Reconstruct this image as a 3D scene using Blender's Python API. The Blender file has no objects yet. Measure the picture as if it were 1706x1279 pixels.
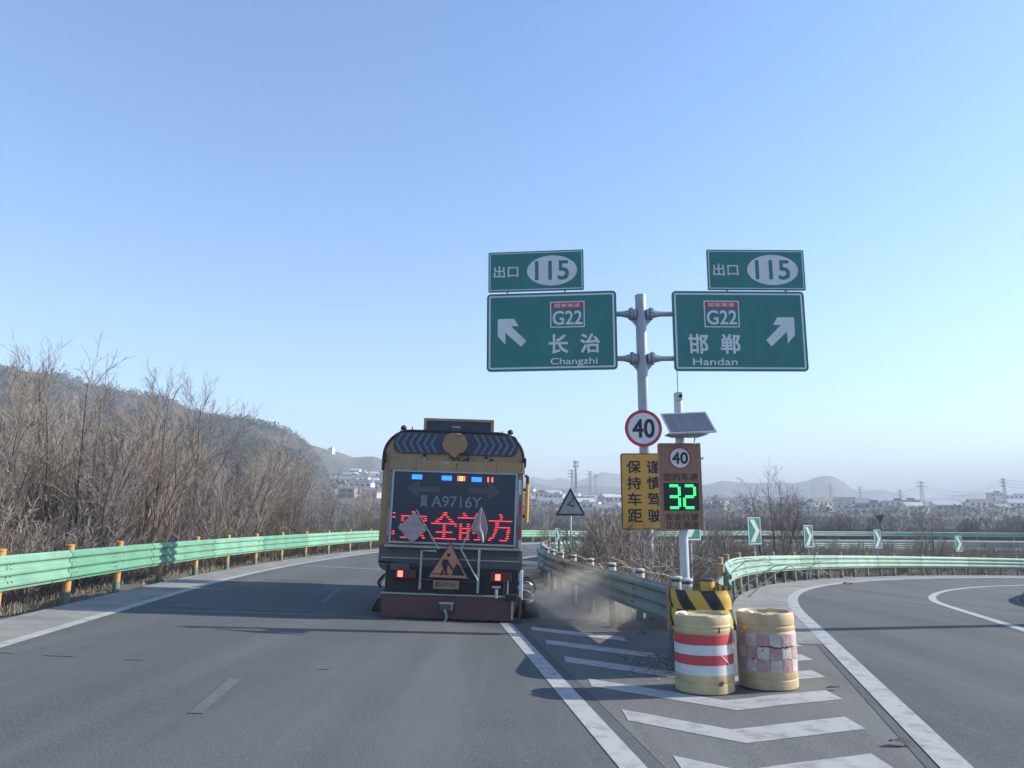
import bpy, bmesh, math, random
from math import sin, cos, pi, atan, atan2, sqrt, radians, exp
from mathutils import Vector, Matrix
from mathutils.bvhtree import BVHTree
from mathutils import noise as mnoise

scene = bpy.context.scene
COL = scene.collection
RNG = random.Random(7)

# ------------------------------------------------------------------ camera, sky, sun, exposure
F, EYE, PITCH = 1280.0, 1.67, atan(229.5 / 1280.0)      # photo is 1706 x 1279
cam = bpy.data.cameras.new('camera')
cam.sensor_width = 36.0
cam.lens = 36.0 * F / 1706.0
cam.clip_start, cam.clip_end = 0.1, 30000
cam_ob = bpy.data.objects.new('camera', cam)
COL.objects.link(cam_ob)
cam_ob.location = (0, 0, EYE)
cam_ob.rotation_euler = (pi / 2 + PITCH, 0, 0)
scene.camera = cam_ob

SUN_EL, SUN_AZ = radians(25.5), radians(9)              # azimuth measured from +X towards +Y
world = bpy.data.worlds.new('World')
scene.world = world
world.use_nodes = True
wn = world.node_tree.nodes
sky = wn.new('ShaderNodeTexSky')
sky.sky_type = 'NISHITA'
sky.sun_disc = False
sky.sun_elevation = SUN_EL
sky.sun_rotation = pi / 2 - SUN_AZ
sky.air_density = 1.0
sky.dust_density = 0.35
sky.ozone_density = 2.2
bg = wn['Background']
bg.inputs['Strength'].default_value = 0.15
hs = wn.new('ShaderNodeHueSaturation')
hs.inputs['Hue'].default_value = 0.506
hs.inputs['Saturation'].default_value = 1.13
world.node_tree.links.new(sky.outputs['Color'], hs.inputs['Color'])
world.node_tree.links.new(hs.outputs['Color'], bg.inputs['Color'])

sun = bpy.data.lights.new('sun', 'SUN')
sun.energy = 4.9
sun.angle = radians(0.55)
sun.color = (1.0, 0.93, 0.82)
sun_ob = bpy.data.objects.new('sun', sun)
COL.objects.link(sun_ob)
sd = Vector((cos(SUN_EL) * cos(SUN_AZ), cos(SUN_EL) * sin(SUN_AZ), sin(SUN_EL)))
sun_ob.rotation_euler = sd.to_track_quat('Z', 'Y').to_euler()

scene.render.engine = 'CYCLES'
vs = scene.view_settings
vs.view_transform = 'Standard'
vs.look = 'None'
vs.exposure = 1.02
vs.gamma = 1.0
vs.use_curve_mapping = False
scene.cycles.max_bounces = 6
scene.cycles.volume_bounces = 1
scene.cycles.use_denoising = True
scene.cycles.transparent_max_bounces = 8

# ------------------------------------------------------------------ measuring helpers
_c, _s = cos(PITCH), sin(PITCH)
def at(u, v, y):
    """world point at distance y along +Y on the sight line of a measured photo position"""
    a, b = (u - 853.0) / F, (639.5 - v) / F
    d = Vector((a, _c - b * _s, _s + b * _c))
    return Vector((0, 0, EYE)) + d * (y / d.y)

def smooth(t):
    t = max(0.0, min(1.0, t))
    return t * t * (3 - 2 * t)

# main carriageway: an arc round M_C; the ramp: an arc round R_C (both straight before their start angle)
MCX, MCY, MPH = 57.0, 24.0, -radians(7)
RCX, RCY, RPH, RR = 41.8, 5.0, 0.245, 37.75
def arc_rs(x, y, cx, cy, ph, R):
    px, py = cx - x, y - cy
    phi = atan2(py, px)
    if phi < ph and px * cos(ph) + py * sin(ph) > 0 or phi < -1.2:
        return px * cos(ph) + py * sin(ph), R * ph + (-px * sin(ph) + py * cos(ph))
    return sqrt(px * px + py * py), R * phi
def arc_xy(r, s, cx, cy, ph, R):
    phi = s / R
    if phi < ph:
        q = s - R * ph
        px, py = r * cos(ph) - q * sin(ph), r * sin(ph) + q * cos(ph)
    else:
        px, py = r * cos(phi), r * sin(phi)
    return cx - px, cy + py
def main_rs(x, y): return arc_rs(x, y, MCX, MCY, MPH, 60.0)
def main_xy(r, s): return arc_xy(r, s, MCX, MCY, MPH, 60.0)
def ramp_rs(x, y): return arc_rs(x, y, RCX, RCY, RPH, RR)
def ramp_xy(r, s): return arc_xy(r, s, RCX, RCY, RPH, RR)

def z_main(r, s):
    e = 0.0435 + 0.0565 * smooth(s / 57.0)
    return e * (max(57.7 - 1.7 * smooth(s / 30.0), min(r, 65.4)) - 58.0) - 0.84 * smooth((s - 10) / 47.0) - 0.01 * max(0, s - 60)
def z_ramp(r, s):
    q = s - 11.5
    sp = math.log(1 + exp(min(30, q / 1.5))) * 1.5
    return -0.0345 * min(sp, 40) + 0.035 * (max(32.0, min(r, 39.0)) - RR) * smooth((s - 8) / 12.0)
def far_ground(x, y):
    d = sqrt(x * x + y * y)
    az = atan2(x, max(y, 1e-3)) if y > 0 else (1.5 if x > 0 else -1.5)
    if az < -0.15: k = 42
    elif az < 0.08: k = 42 - (az + 0.15) / 0.23 * 19
    elif az < 0.3: k = 23 - (az - 0.08) / 0.22 * 4
    elif az < 0.55: k = 19 - (az - 0.3) / 0.25 * 7
    else: k = 12
    z = -3.0 + (k + 3.0) * smooth((d - 130) / 720.0)
    return z + 1.6 * smooth((d - 150) / 200) * mnoise.noise(Vector((x * 0.008, y * 0.008, 3.1)))
def ground_z(x, y):
    r1, s1 = main_rs(x, y)
    r2, s2 = ramp_rs(x, y)
    d1, d2 = 56.3 - r1, r2 - 38.8
    w1, w2 = (max(d1, 0) + 0.3) ** -3, (max(d2, 0) + 0.3) ** -3
    z = (w1 * z_main(r1, s1) + w2 * z_ramp(r2, s2)) / (w1 + w2)
    out = r1 - 65.6
    if out > 0:
        z = z - min(out * 0.11, 2.2)
        k = smooth((out - 8) / 90.0)
        z = z * (1 - k) + far_ground(x, y) * k
    return z

# ------------------------------------------------------------------ materials
MATS = {}
def mat(name, col, rough=0.7, metal=0.0, var=0.0, scale=8.0, col2=None, bump=0.0, bscale=60.0, emit=None, estr=0.0, spec=None, detail=5.0, lo=0.35, hi=0.65, rnd=0.0):
    if name in MATS: return MATS[name]
    m = bpy.data.materials.new(name)
    m.use_nodes = True
    nt = m.node_tree
    b = nt.nodes['Principled BSDF']
    b.inputs['Base Color'].default_value = (*col, 1)
    b.inputs['Roughness'].default_value = rough
    b.inputs['Metallic'].default_value = metal
    if spec is not None: b.inputs['Specular IOR Level'].default_value = spec
    tc = nt.nodes.new('ShaderNodeTexCoord')
    if var > 0 or col2:
        n = nt.nodes.new('ShaderNodeTexNoise')
        n.inputs['Scale'].default_value = scale
        n.inputs['Detail'].default_value = detail
        n.inputs['Roughness'].default_value = 0.65
        nt.links.new(tc.outputs['Object'], n.inputs['Vector'])
        r = nt.nodes.new('ShaderNodeValToRGB')
        r.color_ramp.elements[0].position = lo
        r.color_ramp.elements[1].position = hi
        a = col2 if col2 else tuple(c * (1 - var) for c in col)
        d = col if col2 else tuple(min(1, c * (1 + var)) for c in col)
        r.color_ramp.elements[0].color = (*a, 1)
        r.color_ramp.elements[1].color = (*d, 1)
        nt.links.new(n.outputs['Fac'], r.inputs['Fac'])
        nt.links.new(r.outputs['Color'], b.inputs['Base Color'])
        if rnd:
            oi = nt.nodes.new('ShaderNodeObjectInfo'); hv = nt.nodes.new('ShaderNodeHueSaturation'); mr = nt.nodes.new('ShaderNodeMapRange')
            mr.inputs[3].default_value = 1 - rnd; mr.inputs[4].default_value = 1 + rnd
            nt.links.new(oi.outputs['Random'], mr.inputs[0]); nt.links.new(mr.outputs[0], hv.inputs['Value'])
            m3 = nt.nodes.new('ShaderNodeMapRange'); m3.inputs[3].default_value = 1 + rnd * 0.8; m3.inputs[4].default_value = 1 - rnd * 0.8
            nt.links.new(oi.outputs['Random'], m3.inputs[0]); nt.links.new(m3.outputs[0], hv.inputs['Saturation'])
            nt.links.new(r.outputs['Color'], hv.inputs['Color']); nt.links.new(hv.outputs['Color'], b.inputs['Base Color'])
    if bump > 0:
        n2 = nt.nodes.new('ShaderNodeTexNoise')
        n2.inputs['Scale'].default_value = bscale
        n2.inputs['Detail'].default_value = 3
        nt.links.new(tc.outputs['Object'], n2.inputs['Vector'])
        bp = nt.nodes.new('ShaderNodeBump')
        bp.inputs['Strength'].default_value = bump
        bp.inputs['Distance'].default_value = 0.02
        nt.links.new(n2.outputs['Fac'], bp.inputs['Height'])
        nt.links.new(bp.outputs['Normal'], b.inputs['Normal'])
    if emit:
        b.inputs['Emission Color'].default_value = (*emit, 1)
        b.inputs['Emission Strength'].default_value = estr
    MATS[name] = m
    return m

def asphalt(name, base, dark, speck):
    """worn asphalt: broad tonal patches, aggregate specks, long wheel-track streaks"""
    m = bpy.data.materials.new(name); m.use_nodes = True
    nt = m.node_tree; L = nt.links; N = nt.nodes
    b = N['Principled BSDF']
    tc = N.new('ShaderNodeTexCoord')
    def noise(scale, detail, rough=0.6, vec=None):
        n = N.new('ShaderNodeTexNoise'); n.inputs['Scale'].default_value = scale; n.inputs['Detail'].default_value = detail; n.inputs['Roughness'].default_value = rough
        L.new(vec or tc.outputs['Object'], n.inputs['Vector']); return n
    def mix(fac, a, c):
        x = N.new('ShaderNodeMix'); x.data_type = 'RGBA'
        L.new(fac, x.inputs[0])
        for sock, v in ((x.inputs[6], a), (x.inputs[7], c)):
            if isinstance(v, tuple): sock.default_value = (*v, 1)
            else: L.new(v, sock)
        return x.outputs[2]
    def ramp(inp, lo, hi):
        r = N.new('ShaderNodeMapRange'); r.inputs[1].default_value = lo; r.inputs[2].default_value = hi
        L.new(inp, r.inputs[0]); return r.outputs[0]
    mp = N.new('ShaderNodeMapping'); mp.inputs['Scale'].default_value = (1.1, 0.06, 1.0)
    L.new(tc.outputs['Object'], mp.inputs['Vector'])
    big = noise(0.35, 4); streak = noise(1.0, 5, 0.6, mp.outputs['Vector']); grain = noise(55, 3, 0.75); fine = noise(160, 2, 0.7)
    c = mix(ramp(big.outputs['Fac'], 0.35, 0.68), base, dark)
    c = mix(ramp(streak.outputs['Fac'], 0.45, 0.72), c, tuple(x * 1.34 for x in base))
    c = mix(ramp(grain.outputs['Fac'], 0.5, 0.66), c, speck)
    c = mix(ramp(fine.outputs['Fac'], 0.56, 0.7), c, tuple(x * 0.45 for x in dark))
    v = N.new('ShaderNodeTexVoronoi'); v.feature = 'DISTANCE_TO_EDGE'; v.inputs['Scale'].default_value = 0.22
    wv = noise(1.6, 4); 
    mv = N.new('ShaderNodeVectorMath'); mv.operation = 'MULTIPLY_ADD'; mv.inputs[1].default_value = (0.9, 0.9, 0.9)
    L.new(wv.outputs['Color'], mv.inputs[0]); L.new(tc.outputs['Object'], mv.inputs[2]); L.new(mv.outputs[0], v.inputs['Vector'])
    crack = ramp(v.outputs['Distance'], 0.004, 0.0)
    gate = noise(0.5, 2); gm = N.new('ShaderNodeMath'); gm.operation = 'MULTIPLY'
    L.new(crack, gm.inputs[0]); L.new(ramp(gate.outputs['Fac'], 0.68, 0.74), gm.inputs[1])
    c = mix(gm.outputs[0], c, tuple(x * 0.35 for x in dark))
    L.new(c, b.inputs['Base Color'])
    b.inputs['Roughness'].default_value = 0.88
    b.inputs['Specular IOR Level'].default_value = 0.3
    bp = N.new('ShaderNodeBump'); bp.inputs['Strength'].default_value = 0.5; bp.inputs['Distance'].default_value = 0.01
    L.new(grain.outputs['Fac'], bp.inputs['Height']); L.new(bp.outputs['Normal'], b.inputs['Normal'])
    MATS[name] = m
    return m

def worn_paint(name, col, under, lo=0.36, hi=0.5, scale=5.0):
    """road paint worn through to the asphalt in flecks"""
    m = mat(name, col, 0.75, 0, 0, scale, col2=under, bump=0.15, bscale=90, detail=9.0, lo=lo, hi=hi)
    return m

M_ASPH = asphalt('asphalt', (0.093, 0.101, 0.101), (0.068, 0.075, 0.077), (0.145, 0.150, 0.146))
M_ASPH2 = asphalt('ramp_asphalt', (0.088, 0.093, 0.094), (0.064, 0.069, 0.071), (0.135, 0.139, 0.137))
M_GORE = asphalt('gore_asphalt', (0.135, 0.137, 0.130), (0.10, 0.102, 0.098), (0.20, 0.20, 0.185))
M_SHOULD = mat('shoulder_asphalt', (0.27, 0.265, 0.25), 0.9, 0, 0, 1.2, col2=(0.16, 0.162, 0.158), bump=0.3, bscale=80, detail=8)
M_PAINT = worn_paint('white_road_paint', (0.36, 0.365, 0.35), (0.20, 0.205, 0.20), 0.30, 0.52)
M_PAINT_W = worn_paint('faded_road_paint', (0.17, 0.177, 0.177), (0.093, 0.101, 0.101), 0.53, 0.95, 3.0)
M_EARTH = mat('dry_earth', (0.20, 0.165, 0.12), 0.95, 0, 0, 0.6, col2=(0.10, 0.085, 0.062), bump=0.6, bscale=12, detail=9)

# ------------------------------------------------------------------ mesh helpers
class MB:
    def __init__(s): s.v, s.f, s.m = [], [], []
    def face(s, pts, mi=0):
        i = len(s.v); s.v += [tuple(p) for p in pts]; s.f.append(tuple(range(i, i + len(pts)))); s.m.append(mi)
    def box(s, c, d, mi=0, rot=None):
        x, y, z = d[0] / 2, d[1] / 2, d[2] / 2
        P = [Vector(p) for p in ((-x, -y, -z), (x, -y, -z), (x, y, -z), (-x, y, -z), (-x, -y, z), (x, -y, z), (x, y, z), (-x, y, z))]
        if rot: P = [rot @ p for p in P]
        i = len(s.v); s.v += [tuple(p + Vector(c)) for p in P]
        for q in ((0, 3, 2, 1), (4, 5, 6, 7), (0, 1, 5, 4), (1, 2, 6, 5), (2, 3, 7, 6), (3, 0, 4, 7)):
            s.f.append(tuple(i + k for k in q)); s.m.append(mi)
        return s
    def tube(s, pts, rad, n=8, mi=0, caps=True):
        pts = [Vector(p) for p in pts]
        if not isinstance(rad, (list, tuple)): rad = [rad] * len(pts)
        i0 = len(s.v)
        up0 = None
        for k, p in enumerate(pts):
            t = (pts[min(k + 1, len(pts) - 1)] - pts[max(k - 1, 0)])
            if t.length < 1e-9: t = Vector((0, 0, 1))
            t.normalize()
            if up0 is None: up0 = Vector((0, 0, 1)) if abs(t.z) < 0.9 else Vector((1, 0, 0))
            a = t.cross(up0)
            if a.length < 1e-6: a = t.orthogonal()
            a.normalize(); b = a.cross(t); up0 = b
            for j in range(n):
                q = 2 * pi * j / n
                s.v.append(tuple(p + a * (cos(q) * rad[k]) + b * (sin(q) * rad[k])))
        for k in range(len(pts) - 1):
            for j in range(n):
                A = i0 + k * n + j; B = i0 + k * n + (j + 1) % n
                s.f.append((A, B, B + n, A + n)); s.m.append(mi)
        if caps:
            s.f.append(tuple(i0 + j for j in reversed(range(n)))); s.m.append(mi)
            e = i0 + (len(pts) - 1) * n
            s.f.append(tuple(e + j for j in range(n))); s.m.append(mi)
        return s
    def prism(s, poly, y0, y1, mi=0, side=None):
        """polygon given as (x, z), counter-clockwise seen from -Y, extruded from y0 (front) to y1"""
        n = len(poly); i = len(s.v)
        s.v += [(x, y0, z) for x, z in poly] + [(x, y1, z) for x, z in poly]
        s.f.append(tuple(range(i, i + n))); s.m.append(mi)
        s.f.append(tuple(i + n + k for k in reversed(range(n)))); s.m.append(mi)
        for k in range(n):
            a, b = i + k, i + (k + 1) % n
            s.f.append((a, a + n, b + n, b)); s.m.append(mi if side is None else side)
        return s
    def ring(s, outer, inner, y0, y1, mi=0):
        """frame between two (x, z) outlines of equal length"""
        n = len(outer); i = len(s.v)
        for y in (y0, y1):
            s.v += [(x, y, z) for x, z in outer] + [(x, y, z) for x, z in inner]
        for k in range(n):
            l = (k + 1) % n
            s.f += [(i + k, i + l, i + n + l, i + n + k), (i + 2 * n + l, i + 2 * n + k, i + 3 * n + k, i + 3 * n + l),
                    (i + k, i + 2 * n + k, i + 2 * n + l, i + l), (i + n + l, i + 3 * n + l, i + 3 * n + k, i + n + k)]
            s.m += [mi] * 4
        return s
    def lathe(s, prof, n=24, mi=0, c=(0, 0, 0)):
        i = len(s.v)
        for r, z in prof:
            for j in range(n):
                q = 2 * pi * j / n
                s.v.append((c[0] + r * cos(q), c[1] + r * sin(q), c[2] + z))
        for k in range(len(prof) - 1):
            for j in range(n):
                a, b = i + k * n + j, i + k * n + (j + 1) % n
                s.f.append((a, b, b + n, a + n)); s.m.append(mi)
        return s
    def ball(s, c, r, n=10, mi=0, sz=1.0):
        return s.lathe([(max(1e-4, r * sin(pi * k / n)), -r * sz * cos(pi * k / n)) for k in range(n + 1)], n + 4, mi, c)
    def mesh(s, name, mats, smoothed=False, bevel=0.0, segs=2):
        me = bpy.data.meshes.new(name)
        me.from_pydata(s.v, [], s.f)
        for m in (mats if isinstance(mats, (list, tuple)) else [mats]): me.materials.append(m)
        me.polygons.foreach_set('material_index', s.m)
        if bevel > 0:
            bm = bmesh.new(); bm.from_mesh(me)
            bmesh.ops.remove_doubles(bm, verts=bm.verts, dist=1e-5)
            ed = [e for e in bm.edges if len(e.link_faces) == 2 and e.calc_face_angle(0) > 0.6]
            bmesh.ops.bevel(bm, geom=ed, offset=bevel, segments=segs, profile=0.5, affect='EDGES', clamp_overlap=True)
            bm.to_mesh(me); bm.free()
        if smoothed:
            me.polygons.foreach_set('use_smooth', [True] * len(me.polygons))
            try: me.set_sharp_from_angle(angle=radians(38))
            except Exception: pass
        me.update()
        return me
    def build(s, name, mats, parent=None, **k):
        return link(name, s.mesh(name, mats, **k), parent)

def link(name, data, parent=None):
    o = bpy.data.objects.new(name, data); COL.objects.link(o)
    if parent: o.parent = parent
    return o
def thing(name, label, cat, loc=(0, 0, 0), rot=(0, 0, 0), group=None):
    o = link(name, None); o.empty_display_size = 0.3
    o.location = loc; o.rotation_euler = rot
    tag(o, label, cat, group); return o
def tag(o, label=None, cat=None, group=None, kind=None):
    if label: o['label'] = label
    if cat: o['category'] = cat
    if group: o['group'] = group
    if kind: o['kind'] = kind
    return o
def dup(o, parent=None):
    c = o.copy(); COL.objects.link(c)
    if parent: c.parent = parent
    for ch in [x for x in o.children]: dup(ch, c)
    return c

def text_mesh(body, w, h, bold=0.0, x=0, z=0, y=0, res=4):
    """flat lettering stretched to w x h metres, centred on x, z, facing -Y"""
    cu = bpy.data.curves.new('lettering', 'FONT'); cu.body = body; cu.size = 1; cu.resolution_u = res; cu.offset = bold
    o = bpy.data.objects.new('lettering', cu); COL.objects.link(o)
    dg = bpy.context.evaluated_depsgraph_get(); dg.update()
    me = bpy.data.meshes.new_from_object(o.evaluated_get(dg))
    bpy.data.objects.remove(o); bpy.data.curves.remove(cu)
    xs = [v.co.x for v in me.vertices]; ys = [v.co.y for v in me.vertices]
    x0, x1, y0, y1 = min(xs), max(xs), min(ys), max(ys)
    for v in me.vertices:
        v.co = ((v.co.x - (x0 + x1) / 2) / (x1 - x0) * w + x, y, (v.co.y - (y0 + y1) / 2) / (y1 - y0) * h + z)
    me.materials.clear()
    return me
def text(name, body, m, parent, x, z, w, h, y, bold=0.0):
    me = text_mesh(body, w, h, 0.0, x, z, y)
    if bold > 0:
        d = bold * h * (0.55 if len(body) > 1 or ord(body[0]) < 256 else 0.75); vv = [v.co.copy() for v in me.vertices]; ff = [tuple(p.vertices) for p in me.polygons]
        bpy.data.meshes.remove(me); V, Fc = [], []
        for k, (a, b) in enumerate(((0, 0), (d, d), (-d, d), (d, -d), (-d, -d))):
            i = len(V); V += [(c.x + a, c.y - 0.0005 * k, c.z + b) for c in vv]; Fc += [tuple(q + i for q in f) for f in ff]
        me = bpy.data.meshes.new(name); me.from_pydata(V, [], Fc)
    me.materials.append(m); me.name = name
    return link(name, me, parent)
def bitmap(body, cols, rows, bold=0.0):
    me = text_mesh(body, cols, rows, bold)
    bv = BVHTree.FromPolygons([v.co for v in me.vertices], [p.vertices for p in me.polygons])
    g = [[bv.ray_cast(Vector((i + 0.5 - cols / 2, -1, rows / 2 - j - 0.5)), Vector((0, 1, 0)))[0] is not None for i in range(cols)] for j in range(rows)]
    bpy.data.meshes.remove(me)
    return g
def rrect(w, h, r, n=5, x=0, z=0):
    P = []
    for cx, cz, a0 in ((w / 2 - r, -h / 2 + r, -pi / 2), (w / 2 - r, h / 2 - r, 0), (-w / 2 + r, h / 2 - r, pi / 2), (-w / 2 + r, -h / 2 + r, pi)):
        for k in range(n + 1):
            a = a0 + pi / 2 * k / n
            P.append((x + cx + r * cos(a), z + cz + r * sin(a)))
    return P
def ellipse(a, b, n=32, x=0, z=0): return [(x + a * cos(2 * pi * k / n), z + b * sin(2 * pi * k / n)) for k in range(n)]

# ------------------------------------------------------------------ ground, roads, markings
def strip(name, m, xy, rs, ss, dz, kind='structure', zf=None, parent=None):
    mb = MB()
    for s in ss:
        for r in rs:
            x, y = xy(r, s); mb.v.append((x, y, ground_z(x, y) + dz))
    n = len(rs)
    for i in range(len(ss) - 1):
        for j in range(n - 1):
            a = i * n + j
            mb.f.append((a + 1, a, a + n, a + n + 1)); mb.m.append(0)
    o = mb.build(name, m, parent, smoothed=True)
    if kind: o['kind'] = kind
    return o
def frange(a, b, n): return [a + (b - a) * k / n for k in range(n + 1)]

mb = MB()
rads = [0.6]
while rads[-1] < 5600: rads.append(rads[-1] * (1.028 if rads[-1] < 120 else 1.05) + 0.05)
angs = frange(-60, 60, 300) + frange(63, 297, 78)
for R_ in rads:
    for a in angs:
        x, y = R_ * sin(radians(a)), R_ * cos(radians(a))
        z = ground_z(x, y)
        r1, s1 = main_rs(x, y); r2, s2 = ramp_rs(x, y)
        if 56.0 < r1 < 65.5 or 32.0 < r2 < 39.2 or y < 14: z -= 0.09
        elif y < 150: z += 0.10 * mnoise.noise(Vector((x * 0.7, y * 0.7, 0)))
        mb.v.append((x, y, z))
n = len(angs)
for i in range(len(rads) - 1):
    for j in range(n):
        a, b = i * n + j, i * n + (j + 1) % n
        mb.f.append((a, a + n, b + n, b)); mb.m.append(0)
mb.f.append(tuple(reversed(range(n)))); mb.m.append(0)
M_GROUND = mat('ground_cover', (0.125, 0.108, 0.083), 0.95, 0, 0, 0.09, col2=(0.07, 0.066, 0.052), bump=0.5, bscale=9, detail=10)
ground = mb.build('ground', M_GROUND, smoothed=True); ground['kind'] = 'structure'

strip('main_road', M_ASPH, main_xy, frange(56.3, 64.45, 18), frange(-42, 120, 330), 0.0)
strip('road_shoulder', M_SHOULD, main_xy, frange(64.3, 65.25, 3), frange(-42, 120, 330), 0.004)
def bisect(f, a, b):
    fa = f(a)
    for _ in range(40):
        m = (a + b) / 2
        if (f(m) > 0) == (fa > 0): a = m
        else: b = m
    return a
# gore pavement fills the wedge between both roads in front of the nose
mb = MB(); rows = frange(-8, 12.5, 164); n = 36
for y in rows:
    xa = bisect(lambda x: main_rs(x, y)[0] - 57.75, -4, 12)
    xb = bisect(lambda x: ramp_rs(x, y)[0] - 37.9, -4, 12)
    if xb < xa: xa, xb = xb, xa
    for k in range(n + 1):
        x = xa + (xb - xa) * k / n; mb.v.append((x, y, ground_z(x, y) + 0.0035))
for i in range(len(rows) - 1):
    for k in range(n):
        a = i * (n + 1) + k; mb.f.append((a, a + 1, a + n + 2, a + n + 1)); mb.m.append(0)
go = mb.build('gore_pavement', M_GORE, smoothed=True); go['kind'] = 'structure'
strip('ramp_road', M_ASPH2, ramp_xy, frange(32.4, 37.95, 16), frange(-14, 66, 240), 0.007)
strip('ramp_shoulder', M_SHOULD, ramp_xy, frange(37.7, 38.95, 6), frange(6, 66, 180), 0.010)
strip('ramp_verge', M_SHOULD, ramp_xy, frange(32.3, 32.6, 2), frange(-14, 66, 60), 0.010)

def marking(name, m, xy, r0, r1, s0, s1, n): return strip(name, m, xy, frange(r0, r1, 1), frange(s0, s1, n), 0.0055 if xy is main_xy else 0.013)
marking('left_edge_line', M_PAINT, main_xy, 64.12, 64.30, -42, 120, 330)
marking('right_edge_line', M_PAINT, main_xy, 57.88, 58.08, -42, 120, 330)
marking('ramp_outer_line', M_PAINT, ramp_xy, 37.64, 37.86, -14, 66, 240)
marking('ramp_inner_line', M_PAINT, ramp_xy, 34.52, 34.70, -14, 66, 240)
def y_to_s(y, r=61): return min(frange(-40, 60, 2000), key=lambda s: abs(main_xy(r, s)[1] - y))
for y0, w in ((13.15, 0.13), (13.75, 0.10), (19.5, 0.09), (20.1, 0.09), (25.6, 0.14), (44.0, 0.16)):
    s0 = y_to_s(y0)
    marking('transverse_line', M_PAINT_W if y0 != 25.6 else M_PAINT, main_xy, 58.4 if y0 < 19 or y0 > 22 else 61.8, 63.8 if y0 < 19 or y0 > 22 else 63.4, s0, s0 + w, 2)
for y0, y1 in ((6.6, 8.0), (15.2, 18.6), (24.8, 28.8)):
    marking('lane_dash', M_PAINT_W, main_xy, 61.18, 61.30, y_to_s(y0), y_to_s(y1), 8)
for (px_, py_, w_) in ((-5.6, 8.75, 0.16), (-5.1, 8.72, 0.34), (-4.2, 8.7, 0.22), (-2.1, 8.65, 0.14)):
    mb = MB(); q_ = [(px_, py_), (px_ + w_, py_ + 0.02), (px_ + w_ * 0.9, py_ + 0.07), (px_ + 0.02, py_ + 0.05)]
    mb.face([(x, y, ground_z(x, y) + 0.006) for x, y in q_]); o = mb.build('paint_remnant', M_PAINT_W); o['kind'] = 'structure'
# chevron hatching of the gore
def line_x(y, which):
    if which == 0: return next(x for x in frange(-4, 12, 3200) if main_rs(x, y)[0] < 57.88)
    return next(x for x in frange(14, -4, 3200) if ramp_rs(x, y)[0] > 37.86)
for i in range(-2, 7):
    vx, vy = 1.80 + 0.23 * i, 6.30 + 1.05 * i
    mb = MB(); wd = 0.40
    def arm(x0, y0, x1, y1, nseg=24):
        for k in range(nseg):
            xa, ya = x0 + (x1 - x0) * k / nseg, y0 + (y1 - y0) * k / nseg
            xb, yb = x0 + (x1 - x0) * (k + 1) / nseg, y0 + (y1 - y0) * (k + 1) / nseg
            q = [(xa, ya), (xb, yb), (xb, yb + wd), (xa, ya + wd)]
            if xb < xa: q.reverse()
            mb.face([(x, y, ground_z(x, y) + 0.007) for x, y in q])
    yl = vy
    for _ in range(30):
        xl = line_x(yl, 0) + 0.22; yl = vy + (vx - xl) * 0.86
    if yl < 13.2 and xl < vx:
        fr = 1.0
        ex = vx if i < 3 else min(vx, line_x(yl, 0) + 1.55)
        arm(xl, yl, ex, vy + (vx - ex) * 0.86)
    yr = vy
    for _ in range(30):
        xr = line_x(yr, 1) - 0.30; yr = vy + (xr - vx) * 0.34
    if xr > vx and i < 5:
        sx = vx if i < 3 else max(vx, 2.9 + 0.2 * (i - 3))
        if xr > sx: arm(sx, vy + (sx - vx) * 0.34, xr, yr)
    if mb.f:
        o = mb.build('hatch_marking', M_PAINT); o['kind'] = 'structure'

# added bank inside the ramp loop, its steep dark face standing in for shade
M_SHADE_BANK = mat('dark_shade_bank', (0.10, 0.088, 0.07), 0.95, 0, 0, 1.2, col2=(0.055, 0.05, 0.042), bump=0.6, bscale=14)
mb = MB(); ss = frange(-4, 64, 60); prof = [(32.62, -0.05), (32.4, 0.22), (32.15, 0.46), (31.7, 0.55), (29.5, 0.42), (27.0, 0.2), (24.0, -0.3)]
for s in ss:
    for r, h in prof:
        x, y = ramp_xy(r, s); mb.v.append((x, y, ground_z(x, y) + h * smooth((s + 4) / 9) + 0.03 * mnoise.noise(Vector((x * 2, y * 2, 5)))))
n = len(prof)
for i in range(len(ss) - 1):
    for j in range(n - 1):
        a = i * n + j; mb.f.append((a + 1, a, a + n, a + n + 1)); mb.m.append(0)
o = mb.build('shade_bank', M_SHADE_BANK, smoothed=True); o['kind'] = 'structure'

# ------------------------------------------------------------------ hills and mountains
def ridge(name, pts, dr, front, back, m, base=-4.0, rough=1.0, nd=26, step=6, seed=0):
    us = [p[0] for p in pts]
    def rv(u):
        for (a, va), (b, vb) in zip(pts, pts[1:]):
            if a <= u <= b: return va + (vb - va) * smooth((u - a) / (b - a)) * 0.5 + (vb - va) * ((u - a) / (b - a)) * 0.5
        return pts[-1][1]
    U = frange(us[0], us[-1], int((us[-1] - us[0]) / step))
    mb = MB(); D = frange(front, back, nd)
    for u in U:
        p = at(u, rv(u), dr); az = atan2(p.x, p.y)
        top = p.z
        for d in D:
            x, y = d * sin(az) / cos(az), d
            t = (d - front) / (dr - front) if d < dr else 1 - (d - dr) / (back - dr)
            t = max(0, min(1, t)); prof = t ** 1.15 * 0.75 + 0.25 * smooth(t)
            z = base + (top - base) * prof
            q = Vector((x, y, seed * 50.0)) / (dr * 0.09)
            w = min(1, 3.2 * (1 - t) + 0.10) * min(1, t * 4)
            z += rough * (top - base) * 0.16 * mnoise.fractal(q, 1.0, 2.0, 5) * w
            mb.v.append((x, y, z))
    n = len(D)
    for i in range(len(U) - 1):
        for j in range(n - 1):
            a = i * n + j; mb.f.append((a, a + 1, a + n + 1, a + n)); mb.m.append(0)
    o = mb.build(name, m, smoothed=True); o['kind'] = 'structure'
    return o
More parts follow.
